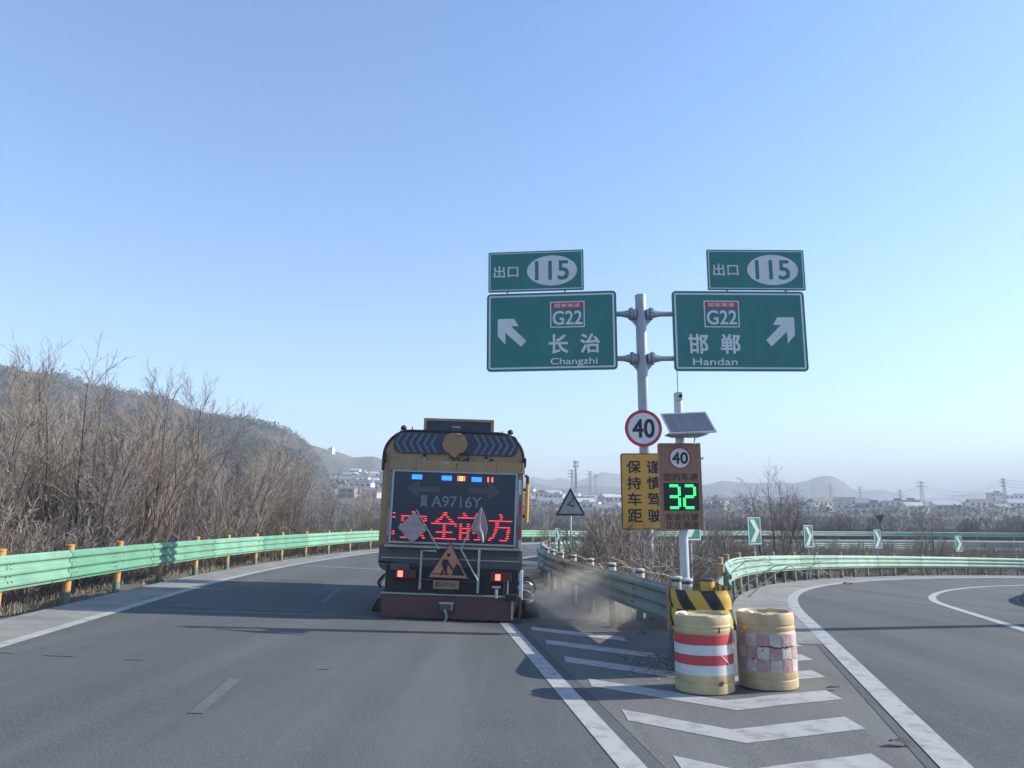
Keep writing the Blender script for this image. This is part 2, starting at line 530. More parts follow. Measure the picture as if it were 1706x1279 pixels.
M_HILL = mat('scrub_hillside', (0.078, 0.074, 0.070), 0.95, 0, 0, 0.05, col2=(0.036, 0.042, 0.038), bump=1.0, bscale=0.35, detail=14, lo=0.4, hi=0.6)
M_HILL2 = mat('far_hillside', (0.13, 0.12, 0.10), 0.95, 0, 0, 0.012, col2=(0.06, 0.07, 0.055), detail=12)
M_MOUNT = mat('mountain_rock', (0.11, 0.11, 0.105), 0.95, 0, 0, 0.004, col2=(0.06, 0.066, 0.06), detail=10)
hill = ridge('hill', [(-620, 560), (-350, 560), (-160, 585), (0, 608), (60, 620), (150, 640), (240, 655), (268, 658), (317, 684), (390, 695), (440, 707), (480, 720), (510, 738), (530, 762), (548, 795), (566, 835), (590, 868)], 520, 180, 760, M_HILL, seed=1)
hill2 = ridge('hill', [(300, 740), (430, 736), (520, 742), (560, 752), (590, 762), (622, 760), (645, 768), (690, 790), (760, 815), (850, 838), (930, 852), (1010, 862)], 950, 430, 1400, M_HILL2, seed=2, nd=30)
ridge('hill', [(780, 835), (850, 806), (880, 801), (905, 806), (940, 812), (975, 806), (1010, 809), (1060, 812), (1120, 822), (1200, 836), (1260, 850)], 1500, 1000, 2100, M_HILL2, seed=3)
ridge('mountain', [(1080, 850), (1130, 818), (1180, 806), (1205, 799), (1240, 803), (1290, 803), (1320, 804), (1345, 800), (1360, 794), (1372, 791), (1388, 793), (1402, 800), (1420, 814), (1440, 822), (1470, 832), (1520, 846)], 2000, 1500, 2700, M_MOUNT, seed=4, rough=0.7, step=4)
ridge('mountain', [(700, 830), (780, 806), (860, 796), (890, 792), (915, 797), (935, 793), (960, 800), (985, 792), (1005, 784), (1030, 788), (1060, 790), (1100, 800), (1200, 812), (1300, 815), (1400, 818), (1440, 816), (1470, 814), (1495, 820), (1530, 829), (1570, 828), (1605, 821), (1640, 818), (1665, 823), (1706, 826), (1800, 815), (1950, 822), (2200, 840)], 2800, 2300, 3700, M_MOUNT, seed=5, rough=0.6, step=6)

# ------------------------------------------------------------------ guardrails
M_RAIL = mat('green_rail_paint', (0.145, 0.335, 0.225), 0.55, 0, 0, 1.3, col2=(0.115, 0.235, 0.17), bump=0.04, bscale=20, detail=11, lo=0.28, hi=0.6, rnd=0.13)
M_RAIL_G = mat('dusty_rail_paint', (0.235, 0.385, 0.305), 0.55, 0, 0, 1.3, col2=(0.17, 0.285, 0.23), bump=0.04, bscale=20, detail=11, lo=0.28, hi=0.6, rnd=0.12)
M_RAIL_D = mat('galvanised_green_rail', (0.20, 0.275, 0.25), 0.55, 0.1, 0, 1.5, col2=(0.13, 0.18, 0.165), detail=10, rnd=0.1)
M_BOLT = mat('bolt_steel', (0.08, 0.09, 0.085), 0.5, 0.6)
M_ORANGE = mat('amber_reflective_post', (0.52, 0.25, 0.05), 0.6, 0, 0, 6.0, col2=(0.42, 0.22, 0.07))
M_TAN = mat('faded_amber_post', (0.40, 0.27, 0.14), 0.65, 0, 0, 6.0, col2=(0.28, 0.22, 0.15))
M_PGREEN = mat('dark_green_post', (0.10, 0.16, 0.14), 0.6, 0, 0, 6.0, col2=(0.15, 0.20, 0.17))
M_PWHITE = mat('pale_post', (0.52, 0.52, 0.47), 0.6, 0, 0, 5.0, col2=(0.36, 0.37, 0.34))
M_PDARK = mat('dark_post_band', (0.05, 0.055, 0.07), 0.6)
M_YEL = mat('yellow_reflective', (0.62, 0.40, 0.05), 0.5, 0, 0, 5.0, col2=(0.50, 0.33, 0.07))
M_BLK = mat('black_reflective', (0.018, 0.02, 0.026), 0.5, 0, 0, 4.0, col2=(0.03, 0.033, 0.04))

def rail_prof(nz):
    P = []
    for k in range(nz + 1):
        t = k / nz
        c = -cos(6 * pi * t)
        c = max(-0.85, min(0.85, c * 1.25))
        P.append((0.032 * c, 0.37 + 0.50 * t))
    return P
def post_mesh(name, h, r, bands, mats, n=12):
    mb = MB(); zs = [-0.3] + [b[0] for b in bands] + [h]
    idx = [b[1] for b in bands]
    segs = [(-0.3, bands[0][0], bands[0][2] if len(bands[0]) > 2 else idx[0])]
    for k, b in enumerate(bands):
        z1 = bands[k + 1][0] if k + 1 < len(bands) else h
        segs.append((b[0], z1, b[1]))
    for a, b, mi in segs: mb.lathe([(r, a), (r, b)], n, mi)
    mi = idx[-1]
    mb.lathe([(r + 0.006, h - 0.02), (r + 0.006, h), (r * 0.8, h + 0.012), (0.001, h + 0.016)], n, mi)
    return mb.mesh(name, mats, smoothed=True)
def guardrail(label, xy, r, side, s0, s1, beam_m, posts, spacing, detail=True, zoff=0.0, sec=4.0, cap=None):
    """side: +1 when the traffic (beam) side lies at larger r"""
    x0, y0 = xy(r, (s0 + s1) / 2)
    g = thing('guardrail', label, 'guardrail', (x0, y0, ground_z(x0, y0)))
    gx, gy, gz = g.location
    prof = rail_prof(18 if detail else 9)
    n = max(1, round((s1 - s0) / sec)); L = (s1 - s0) / n
    for i in range(n):
        a, b = s0 + i * L, s0 + (i + 1) * L + 0.12
        ss = frange(a, min(b, s1), 6 if detail else 3)
        mb = MB()
        for k, s in enumerate(ss):
            bow = 0.014 * (1 - k / (len(ss) - 1))
            for pn, pz in prof:
                for th in (0.0, -0.012):
                    x, y = xy(r + side * (0.13 + pn + th + bow), s)
                    xg, yg = xy(r, s)
                    mb.v.append((x - gx, y - gy, ground_z(xg, yg) + pz + zoff - gz))
        m = len(prof) * 2
        for k in range(len(ss) - 1):
            for j in range(len(prof) - 1):
                q = k * m + 2 * j
                mb.f.append((q, q + m, q + m + 2, q + 2)); mb.m.append(0)
                mb.f.append((q + 1, q + 3, q + m + 3, q + m + 1)); mb.m.append(0)
            q = k * m; e = q + m - 2
            mb.f.append((q, q + 1, q + m + 1, q + m)); mb.m.append(0)
            mb.f.append((e, e + m, e + m + 1, e + 1)); mb.m.append(0)
        for k in (0, len(ss) - 1):
            for j in range(len(prof) - 1):
                q = k * m + 2 * j
                mb.f.append((q, q + 2, q + 3, q + 1)); mb.m.append(0)
        if detail:
            for sb in (a + 0.10, a + 0.22, a + L / 2 - 0.06, a + L / 2 + 0.06):
                for tz in (0.235, 0.40, 0.60, 0.765):
                    c = -cos(6 * pi * tz); c = max(-0.85, min(0.85, c * 1.25))
                    x, y = xy(r + side * (0.14 + 0.042 * c), sb); xg, yg = xy(r, sb)
                    mb.ball((x - gx, y - gy, ground_z(xg, yg) + 0.37 + 0.5 * tz + zoff - gz), 0.016, 4, 1)
        o = mb.build('rail_beam', [beam_m, M_BOLT], g, smoothed=True)
    k = 0; s = s0 + 0.3
    while s < s1:
        x, y = xy(r, s)
        o = link('post', posts[k % len(posts)], g)
        o.location = (x - gx, y - gy, ground_z(x, y) + zoff - gz); o.rotation_euler = (0, 0, RNG.uniform(0, 6))
        if detail:
            bl = MB().box((0, 0, 0), (0.07, 0.08, 0.34)).build('spacer_block', beam_m, g)
            xb, yb = xy(r + side * 0.085, s)
            bl.location = (xb - gx, yb - gy, ground_z(x, y) + 0.62 + zoff - gz)
            bl.rotation_euler = (0, 0, atan2(yb - y, xb - x))
        k += 1; s += spacing
    return g
P_OR = post_mesh('post', 0.95, 0.068, [(0.17, 1, 0), (0.9, 1)], [M_PGREEN, M_ORANGE])
P_TN = post_mesh('post', 0.97, 0.066, [(0.10, 1, 0), (0.8, 1)], [M_PGREEN, M_TAN])
P_GR = post_mesh('post', 0.70, 0.055, [(0.2, 0, 0), (0.5, 0)], [M_PGREEN, M_TAN])
P_WH = post_mesh('post', 0.96, 0.070, [(0.12, 2, 2), (0.66, 0), (0.90, 1), (0.935, 0)], [M_PWHITE, M_PDARK, mat('grey_post_base', (0.20, 0.215, 0.20), 0.7, 0, 0, 6, col2=(0.13, 0.14, 0.13))])  # darker grey-green below, pale towards the top
P_FAR = post_mesh('post', 0.92, 0.06, [(0.2, 0, 0), (0.6, 0)], [M_PGREEN, M_TAN], 6)
guardrail('long green guardrail on orange posts along the left edge of the main road', main_xy, 65.45, -1, -26.0, 38.0, M_RAIL, [P_OR], 2.28)
guardrail('distant green guardrail on the outer side of the curve behind the brush', main_xy, 65.45, -1, 38.2, 118, M_RAIL_G, [P_FAR], 4.0, False, sec=8.0)
guardrail('shaded grey-green guardrail on white posts between truck and sign poles', main_xy, 56.05, 1, -14.35, 8.6, M_RAIL_D, [P_WH], 1.72)
guardrail('distant pale guardrail on the inner side of the curve behind the brush', main_xy, 56.05, 1, 12.0, 112, M_RAIL_G, [P_FAR], 4.0, False, sec=8.0)
guardrail('pale mint green guardrail on dense posts round the outside of the ramp', ramp_xy, 39.15, -1, 7.7, 64, M_RAIL_G, [P_TN, P_GR], 1.28)

# striped nose where both guardrails meet
nx, ny = 2.35, 9.9
nose = thing('guardrail_nose', 'yellow and black striped curved guardrail nose behind the two barrels', 'crash barrier', (nx, ny, 0))
ctrl = [(2.03, 10.45), (1.95, 9.95), (1.875, 9.5), (1.88, 9.24), (1.97, 9.07), (2.13, 8.98), (2.32, 8.97), (2.48, 9.05), (2.57, 9.26), (2.60, 9.7), (2.64, 10.3)]
def catmull(P, n):
    out = []
    Q = [P[0]] + list(P) + [P[-1]]
    for i in range(1, len(Q) - 2):
        for k in range(n):
            t = k / n; a, b, c, d = (Vector(q) for q in Q[i - 1:i + 3])
            out.append(0.5 * ((2 * b) + (c - a) * t + (2 * a - 5 * b + 4 * c - d) * t * t + (3 * b - a - 3 * c + d) * t ** 3))
    out.append(Vector(P[-1])); return out
cv = catmull([(x, y, 0) for x, y in ctrl], 12)
acc = [0.0]
for a, b in zip(cv, cv[1:]): acc.append(acc[-1] + (b - a).length)
def curve_at(s):
    s = max(0, min(acc[-1] - 1e-5, s))
    for k in range(len(acc) - 1):
        if acc[k + 1] >= s:
            t = (s - acc[k]) / (acc[k + 1] - acc[k]); p = cv[k].lerp(cv[k + 1], t)
            j0, j1 = max(k - 1, 0), min(k + 2, len(cv) - 1)
            d = (cv[j1] - cv[j0]).normalized(); return p, Vector((d.y, -d.x, 0))
prof = rail_prof(24); rows = 70; sw = 0.17; mb = MB()
for k in range(rows + 1):
    for pn, pz in prof:
        s = k / rows * (acc[-1] + 0.7) - 0.35 - (pz - 0.62) * 0.8
        p, nrm = curve_at(s)
        q = p + nrm * (pn * 0.16)
        mb.v.append((q.x - nx, q.y - ny, 0.90 + (pz - 0.87) * 1.28))
np_ = len(prof)
for k in range(rows):
    for j in range(np_ - 1):
        a = k * np_ + j
        s = (k + 0.5) / rows * (acc[-1] + 0.7)
        row = 0 if j < 8 else (1 if j < 16 else 2)
        mb.f.append((a, a + np_, a + np_ + 1, a + 1)); mb.m.append(int((s + row * 0.20) / sw) % 2)
mb.build('striped_beam', [M_YEL, M_BLK], nose, smoothed=True)
for (px, py, pm, sc) in ((2.20, 9.95, P_WH, 1.0), (2.47, 10.0, None, 1.0)):
    o = link('post', pm or post_mesh('post', 0.955, 0.088, [(0.12, 1, 0), (0.93, 0)], [M_PDARK, M_YEL]), nose)
    o.location = (px - nx, py - ny, 0)
o = link('post', post_mesh('post', 0.80, 0.075, [(0.2, 0, 0), (0.6, 0)], [mat('dark_nose_post', (0.09, 0.11, 0.13), 0.6), M_PDARK]), nose); o.location = (1.99 - nx, 9.75 - ny, 0)
MB().box((1.90 - nx, 9.35 - ny, 0.2), (0.10, 0.14, 0.5)).build('post', mat('dark_nose_post', (0.09, 0.11, 0.13), 0.6), nose, bevel=0.01)

# plain side plate that ties the nose to the ramp guardrail
mb = MB()
for k in range(9):
    t = k / 8; x, y = 2.66 + 0.76 * t, 10.32 + 2.6 * t; dx, dy = 0.96, -0.28
    for off in (0.03, -0.03):
        for z in (0.24, 0.42, 0.58, 0.88 - 0.10 * t):
            mb.v.append((x + dx * off - nx, y + dy * off - ny, z + (0.02 if off > 0 else 0)))
for k in range(8):
    for o_ in (0, 4):
        for j in range(3):
            a = k * 8 + o_ + j; mb.f.append((a, a + 8, a + 9, a + 1)); mb.m.append(0)
    for j in (0, 3):
        a = k * 8 + j; mb.f.append((a, a + 4, a + 12, a + 8)); mb.m.append(0)
mb.build('side_plate', M_RAIL_D, nose)
# rubble and grit at the foot of the nose
M_RUB = mat('pale_rubble', (0.36, 0.34, 0.30), 0.9, 0, 0, 14, col2=(0.20, 0.19, 0.17))
rr = random.Random(3); mb = MB()
for k in range(1500):
    a = rr.random()
    if a < 0.45: x, y = rr.gauss(2.0, 0.26), rr.gauss(9.5, 0.45)
    elif a < 0.49: x, y = rr.uniform(1.0, 3.6), rr.uniform(7.0, 10.0)
    elif a < 0.75: x, y = ramp_xy(38.85 - abs(rr.gauss(0, 0.4)), rr.uniform(6, 34))
    else: x, y = main_xy(65.3 - abs(rr.gauss(0, 0.35)), rr.uniform(-18, 8))
    s = rr.uniform(0.006, 0.032) * (1 if a < 0.45 else 0.5)
    z = ground_z(x, y) + 0.012
    P = [Vector((rr.uniform(-1, 1), rr.uniform(-1, 1), rr.uniform(0, 1))) * s for _ in range(5)]
    mb.v += [(x + p.x, y + p.y, z + p.z) for p in P]; i = len(mb.v) - 5
    for f in ((0, 1, 2), (0, 2, 3), (0, 3, 4), (1, 2, 4), (0, 1, 4), (2, 3, 4)): mb.f.append(tuple(i + q for q in f)); mb.m.append(0)
o = mb.build('rubble', M_RUB); tag(o, 'pale crushed rubble scattered round the foot of the striped nose', 'rubble', kind='stuff')
# ------------------------------------------------------------------ crash barrels
M_BARREL = mat('yellow_plastic', (0.58, 0.46, 0.235), 0.65, 0, 0, 4.0, col2=(0.40, 0.325, 0.20), bump=0.08, bscale=8, detail=8)
M_BARREL2 = mat('weathered_amber_plastic', (0.56, 0.41, 0.22), 0.6, 0, 0, 4.0, col2=(0.38, 0.29, 0.18), bump=0.1, bscale=8, detail=8)
M_RED = mat('red_reflective', (0.55, 0.06, 0.065), 0.5, 0, 0, 3.5, col2=(0.46, 0.055, 0.06), bump=0.05, bscale=14)
M_SILV = mat('white_reflective', (0.62, 0.64, 0.63), 0.5, 0, 0, 3.5, col2=(0.52, 0.54, 0.54), bump=0.05, bscale=14)
M_FRED = mat('faded_red_sheet', (0.34, 0.17, 0.17), 0.7, 0, 0, 9.0, col2=(0.45, 0.33, 0.31), bump=0.3, bscale=25, detail=9, lo=0.3, hi=0.7)
M_FWHT = mat('peeling_white_sheet', (0.56, 0.51, 0.47), 0.7, 0, 0, 9.0, col2=(0.40, 0.34, 0.31), bump=0.3, bscale=25, detail=9)
M_SCAR = mat('dark_scar', (0.06, 0.04, 0.035), 0.8)
def barrel_shell(name, m, parent, prof, lid, n=56, notch=0.015, dent=None):
    mb = MB(); i0 = 0
    for k, (r, z) in enumerate(prof):
        for j in range(n):
            q = 2 * pi * j / n
            zz = z
            if z > 0.775 and notch:                       # crenellated rim
                w = (j * 4 / n) % 1.0
                if 0.70 < w < 0.98: zz = z - notch
            rr_ = r + (dent(q, z) if dent else 0)
            mb.v.append((rr_ * cos(q), rr_ * sin(q), zz))
    for k in range(len(prof) - 1):
        for j in range(n):
            a, b = k * n + j, k * n + (j + 1) % n
            mb.f.append((a, b, b + n, a + n)); mb.m.append(0)
    e = (len(prof) - 1) * n
    mb.f.append(tuple(e + j for j in range(n))); mb.m.append(0)
    return mb.build(name, m, parent, smoothed=True)
BP = [(0.285, 0.0), (0.30, 0.012), (0.302, 0.10), (0.297, 0.106), (0.297, 0.113), (0.302, 0.12), (0.299, 0.205), (0.294, 0.21), (0.294, 0.60), (0.287, 0.61), (0.292, 0.625), (0.292, 0.655), (0.286, 0.662), (0.286, 0.672), (0.291, 0.68), (0.290, 0.70), (0.286, 0.707), (0.288, 0.72), (0.287, 0.785), (0.280, 0.806), (0.262, 0.806), (0.25, 0.775), (0.20, 0.77), (0.02, 0.772)]
def curved_patch(mb, r, a0, a1, z0, z1, n=10, th=0.003, jag=0.0, rr=None, mi=0):
    i = len(mb.v); nz = 4
    for k in range(n + 1):
        q = a0 + (a1 - a0) * k / n
        zb, zt = (z0 + rr.uniform(-jag, jag), z1 + rr.uniform(-jag, jag)) if rr else (z0, z1)
        for l in range(nz + 1):
            z = zb + (zt - zb) * l / nz
            ro = r + th + (rr.uniform(0, jag * 0.35) if rr else 0)
            mb.v.append((ro * cos(q), ro * sin(q), z))
    m = nz + 1
    for k in range(n):
        for l in range(nz):
            a = i + k * m + l; mb.f.append((a, a + m, a + m + 1, a + 1)); mb.m.append(mi)
b1 = thing('crash_barrel', 'yellow plastic crash barrel with clean red and white bands', 'barrel', (1.96, 8.22, ground_z(1.96, 8.22) + 0.006), (0, 0, 0.5), 'crash barrels before the guardrail nose')
barrel_shell('barrel_body', M_BARREL, b1, BP, True)
for k, (z0, z1, mm, nm) in enumerate(((0.505, 0.610, M_RED, 'red_band'), (0.400, 0.505, M_SILV, 'white_band'), (0.300, 0.400, M_RED, 'red_band'), (0.195, 0.300, M_SILV, 'white_band'))):
    mb = MB(); mb.lathe([(0.2945 + 0.001, z0), (0.2985 + 0.0006 * k, z0 + 0.002), (0.2985 + 0.0006 * k, z1 - 0.002), (0.2945, z1)], 56)
    o = mb.build(nm, mm, b1, smoothed=True)
mb = MB(); q = -pi / 2 - 0.5 + 0.35
for k in range(6):
    a = q + 0.08 * k; mb.v += [(0.303 * cos(a), 0.303 * sin(a), 0.40 - 0.022 * k), (0.3035 * cos(a + 0.02), 0.3035 * sin(a + 0.02), 0.412 - 0.022 * k)]
for k in range(5): mb.f.append((2 * k, 2 * k + 2, 2 * k + 3, 2 * k + 1)); mb.m.append(0)
mb.build('band_crease', M_SILV, b1)
mb = MB(); q = -pi / 2 - 0.5 + 0.33
for zc, w, h in ((0.115, 0.05, 0.035), (0.66, 0.018, 0.05)):
    mb = MB(); n = 9; P = [(0.3045, q + w / 0.3 * cos(2 * pi * k / n) * RNG.uniform(0.5, 1), zc + h * sin(2 * pi * k / n) * RNG.uniform(0.5, 1)) for k in range(n)]
    mb.face([(r * cos(a), r * sin(a), z) for r, a, z in P]); mb.build('scuff_mark', M_SCAR, b1)
mb = MB(); q0 = -pi / 2 - 0.5 - 1.25
mb.ball((0.25 * cos(q0), 0.25 * sin(q0), 0.80), 0.045, 8, sz=0.6); mb.ball((0.26 * cos(q0 + 0.25), 0.26 * sin(q0 + 0.25), 0.803), 0.035, 8, sz=0.6)
mb.build('filler_cap', mat('pale_plastic', (0.7, 0.62, 0.5), 0.5), b1, smoothed=True)

b2 = thing('crash_barrel', 'weathered amber crash barrel with torn faded red and white checks', 'barrel', (2.65, 8.36, ground_z(2.65, 8.36) + 0.006), (0, 0, 0.1), 'crash barrels before the guardrail nose')
barrel_shell('barrel_body', M_BARREL2, b2, [(r * (1.0 if z > 0.7 else 0.985), z * 1.03) for r, z in BP], True, dent=lambda q, z: -0.014 * exp(-((q - 4.2) ** 2) / 0.1 - ((z - 0.4) ** 2) / 0.02) + 0.006 * exp(-((q - 5.6) ** 2) / 0.1 - ((z - 0.6) ** 2) / 0.01))
rr = random.Random(11); a_w = 0.42
for row in range(3):
    for c in range(15):
        a0 = -pi / 2 - 0.1 - 0.21 + (c - 7) * a_w
        z0 = 0.195 + row * 0.137
        red = (row + c) % 2 == 0
        mb = MB(); curved_patch(mb, 0.291, a0 + 0.008, a0 + a_w - 0.008, z0 + 0.003, z0 + 0.134, 8, 0.006, 0.006, rr)
        o = mb.build('check_patch', M_FRED if red else M_FWHT, b2, smoothed=True)
mb = MB()
for a0, a1, zc in ((-2.15, -1.75, 0.475), (-1.78, -1.20, 0.462), (-1.2, -0.95, 0.472)):
    n = 8
    for k in range(n):
        qa, qb = a0 + (a1 - a0) * k / n, a0 + (a1 - a0) * (k + 1) / n; w = rr.uniform(0.003, 0.009); w2 = rr.uniform(0.003, 0.009)
        mb.face([(0.304 * cos(qa), 0.304 * sin(qa), zc - w), (0.304 * cos(qb), 0.304 * sin(qb), zc - w2), (0.304 * cos(qb), 0.304 * sin(qb), zc + w2), (0.304 * cos(qa), 0.304 * sin(qa), zc + w)])
for k in range(14):
    qa = rr.uniform(-2.45, -2.05); zc = rr.uniform(0.32, 0.5); s = rr.uniform(0.004, 0.012)
    mb.face([(0.3045 * cos(qa + d * s / 0.3), 0.3045 * sin(qa + d * s / 0.3), zc + e * s * 0.7) for d, e in ((-1, -.6), (1, -.4), (.7, .8), (-.6, 1))])
mb.build('tear_mark', M_SCAR, b2)
mb = MB(); mb.ball((0.24 * cos(-2.7), 0.24 * sin(-2.7), 0.825), 0.05, 8, sz=0.5); mb.build('filler_cap', MATS['pale_plastic'], b2, smoothed=True)
mb = MB(); mb.ball((0.282 * cos(-2.75), 0.282 * sin(-2.75), 0.655), 0.03, 8); mb.build('side_reflector', mat('amber_reflector', (0.8, 0.35, 0.04), 0.3), b2, smoothed=True)

b1.scale = (0.98, 0.98, 0.93); b2.scale = (1, 1, 0.90)
# ------------------------------------------------------------------ road signs
M_SGREEN = mat('sign_green', (0.018, 0.20, 0.182), 0.45, 0, 0, 1.6, col2=(0.016, 0.165, 0.155), detail=9)
M_SWHITE = mat('sign_white', (0.66, 0.68, 0.68), 0.5, 0, 0.06, 2)
M_SBACK = mat('sign_edge_alloy', (0.10, 0.14, 0.18), 0.5, 0.3)
M_SRED = mat('sign_red', (0.50, 0.035, 0.06), 0.5, 0, 0.08, 3)
M_SBLACK = mat('sign_black', (0.012, 0.016, 0.026), 0.5)
M_POLE = mat('grey_pole_paint', (0.34, 0.37, 0.42), 0.4, 0.3, 0, 1.5, col2=(0.28, 0.31, 0.36), detail=8)
M_POLE_L = mat('pale_pole_paint', (0.52, 0.55, 0.57), 0.4, 0.2, 0.08, 2)
M_AMBER = mat('sign_amber', (0.62, 0.34, 0.06), 0.5, 0, 0.06, 2)

YS = 20.6
pole_p = at(1073, 700, YS); pole_x = pole_p.x
pole_base = ground_z(pole_x, YS) - 0.1
pole_top = at(1073, 492, YS).z
pole = thing('sign_pole', 'tall grey steel pole with four flanged arms carrying the green signs', 'sign pole', (pole_x, YS, pole_base))
H = pole_top - pole_base
MB().tube([(0, 0, 0), (0, 0, H)], 0.150, 28).build('post', M_POLE, pole, smoothed=True)
MB().lathe([(0.156, H - 0.03), (0.156, H), (0.10, H + 0.03), (0.001, H + 0.035)], 28).build('post_cap', M_POLE, pole, smoothed=True)
MB().lathe([(0.33, 0.1), (0.33, 0.15), (0.16, 0.152)], 20).build('base_flange', M_POLE, pole)
for k in range(4):
    a = k * pi / 2 + 0.4; MB().prism([(0.14, 0.15), (0.30, 0.15), (0.14, 0.5)], -0.012, 0.012).build('gusset', M_POLE, pole).rotation_euler = (0, 0, a)
arm_z = [at(1073, 523, YS).z - pole_base, at(1073, 597, YS).z - pole_base]
for az_ in arm_z:
    for sg in (-1, 1):
        am = MB().tube([(sg * 0.14, 0, az_ - 0.02), (sg * 0.30, 0, az_), (sg * 0.52, 0, az_), (sg * 1.1, 0.0, az_)], [0.16, 0.13, 0.075, 0.065], 16).build('arm', M_POLE, pole, smoothed=True)
        fl = MB()
        fl.lathe([(0.001, -0.022), (0.185, -0.022), (0.185, 0.022), (0.001, 0.022)], 20)
        f = fl.build('flange', M_POLE, am); f.rotation_euler = (0, pi / 2, 0); f.location = (sg * 0.27, 0, az_)
        bo = MB()
        for q in range(8): bo.tube([(sg * 0.22, 0.155 * cos(q * pi / 4), az_ + 0.155 * sin(q * pi / 4)), (sg * 0.33, 0.155 * cos(q * pi / 4), az_ + 0.155 * sin(q * pi / 4))], 0.018, 6)
        b_ = bo.build('flange_bolts', M_SBACK, am)
        MB().prism([(sg * 0.15, az_ - 0.34), (sg * 0.30, az_ - 0.16), (sg * 0.15, az_ - 0.13)] if sg > 0 else [(sg * 0.15, az_ - 0.34), (sg * 0.15, az_ - 0.13), (sg * 0.30, az_ - 0.16)], -0.012, 0.012).build('gusset', M_POLE, pole)

def board(parent, w, h, r, face, edge, bw, binset, border_m, th=0.05):
    MB().prism(rrect(w, h, r), 0, th, 0, 1).build('board', [face, edge], parent)
    o = rrect(w - 2 * binset, h - 2 * binset, max(0.01, r - binset)); i_ = rrect(w - 2 * binset - 2 * bw, h - 2 * binset - 2 * bw, max(0.008, r - binset - bw))
    MB().ring(o, i_, -0.004, 0.001).build('border', border_m, parent)
    for k in range(2 if w > 2.6 else 0):
        MB().box(((k - 0.5) * w * 0.42, -0.0008, 0), (0.012, 0.003, h - 2 * binset - 2 * bw - 0.02)).build('panel_seam', edge, parent)
    for k in range(2):
        z = h * (0.28 if k else -0.28); MB().box((0, th + 0.03, z), (w * 0.92, 0.05, 0.08)).build('back_rail', M_POLE, parent)

def sgn(u0, v0, u1, v1, y):
    a, b = at((u0 + u1) / 2, v0, y), at((u0 + u1) / 2, v1, y)
    l, r = at(u0, (v0 + v1) / 2, y), at(u1, (v0 + v1) / 2, y)
    return Vector(((l.x + r.x) / 2, y, (a.z + b.z) / 2)), r.x - l.x, a.z - b.z
def arrow_poly(sg, x, z, L):
    # 45 degree arrow with the block corner head of the photograph
    pts = [(-0.42, 0.50), (0.18, 0.50), (0.34, 0.22), (0.06, 0.22), (0.62, -0.34), (0.44, -0.56), (-0.14, -0.02), (-0.14, -0.46), (-0.42, -0.14)]
    P = [(x - sg * px * L, z + pz * L) for px, pz in pts]
    return list(reversed(P)) if sg < 0 else P
def tri_fill(mb, poly, y0, y1):
    mb.prism(poly, y0, y1)
def route_badge(parent, x, z, w, h, top):
    b = MB().ring([(x - w / 2, z - h / 2), (x + w / 2, z - h / 2), (x + w / 2, z + h / 2), (x - w / 2, z + h / 2)],
                  [(x - w / 2 + .03, z - h / 2 + .03), (x + w / 2 - .03, z - h / 2 + .03), (x + w / 2 - .03, z + h / 2 - .03), (x - w / 2 + .03, z + h / 2 - .03)], -0.006, 0.001).build('route_badge', M_SWHITE, parent)
    hh = h * 0.23
    MB().box((x, -0.0025, z + h / 2 - 0.03 - hh / 2), (w - 0.06, 0.005, hh)).build('red_strip', M_SRED, b)
    text('lettering', top, M_SWHITE, b, x, z + h / 2 - 0.03 - hh / 2, w * 0.74, hh * 0.62, -0.008, 0.02)
    text('lettering', 'G22', M_SWHITE, b, x, z - h * 0.13, w * 0.84, h * 0.52, -0.006, 0.035)

def direction_sign(px, name_cn, name_en, sg, label, rz, ax, bx, tx, ex):
    c, w, h = px
    s = thing('direction_sign', label, 'road sign', c, (0, 0, rz), 'green direction signs on the pole')
    board(s, w, h, 0.11, M_SGREEN, M_SBACK, 0.045, 0.06, M_SWHITE)
    mb = MB(); tri = arrow_poly(sg, ax * w, -0.0 * h, 0.40 * h * 0.86)
    mb.prism(tri, -0.005, 0.001); mb.build('arrow', M_SWHITE, s)
    route_badge(s, bx * w, 0.21 * h, 0.265 * w, 0.335 * h, '国家高速')
    n1 = text('lettering', name_cn[0], M_SWHITE, s, tx[0] * w, -0.165 * h, 0.142 * w, 0.235 * h, -0.004, 0.03)
    n2 = text('lettering', name_cn[1], M_SWHITE, s, tx[1] * w, -0.165 * h, 0.142 * w, 0.235 * h, -0.004, 0.03)
    text('lettering', name_en, M_SWHITE, s, ex[0] * w, -0.385 * h - (0.012 * h if 'g' in name_en else 0), ex[1] * w, (0.105 if 'g' in name_en else 0.085) * h, -0.004, 0.022)
    return s
LS = sgn(810, 487, 1027, 617, YS - 0.12); RS = sgn(1121, 485, 1344, 618, YS - 0.12)
direction_sign(LS, '长治', 'Changzhi', -1, 'green sign reading Changzhi with an arrow to the upper left', radians(-6), -0.325, 0.125, (0.055, 0.295), (0.17, 0.355))
direction_sign(RS, '邯郸', 'Handan', 1, 'green sign reading Handan with an arrow to the upper right', radians(1), 0.325, -0.13, (-0.315, -0.075), (-0.195, 0.33))
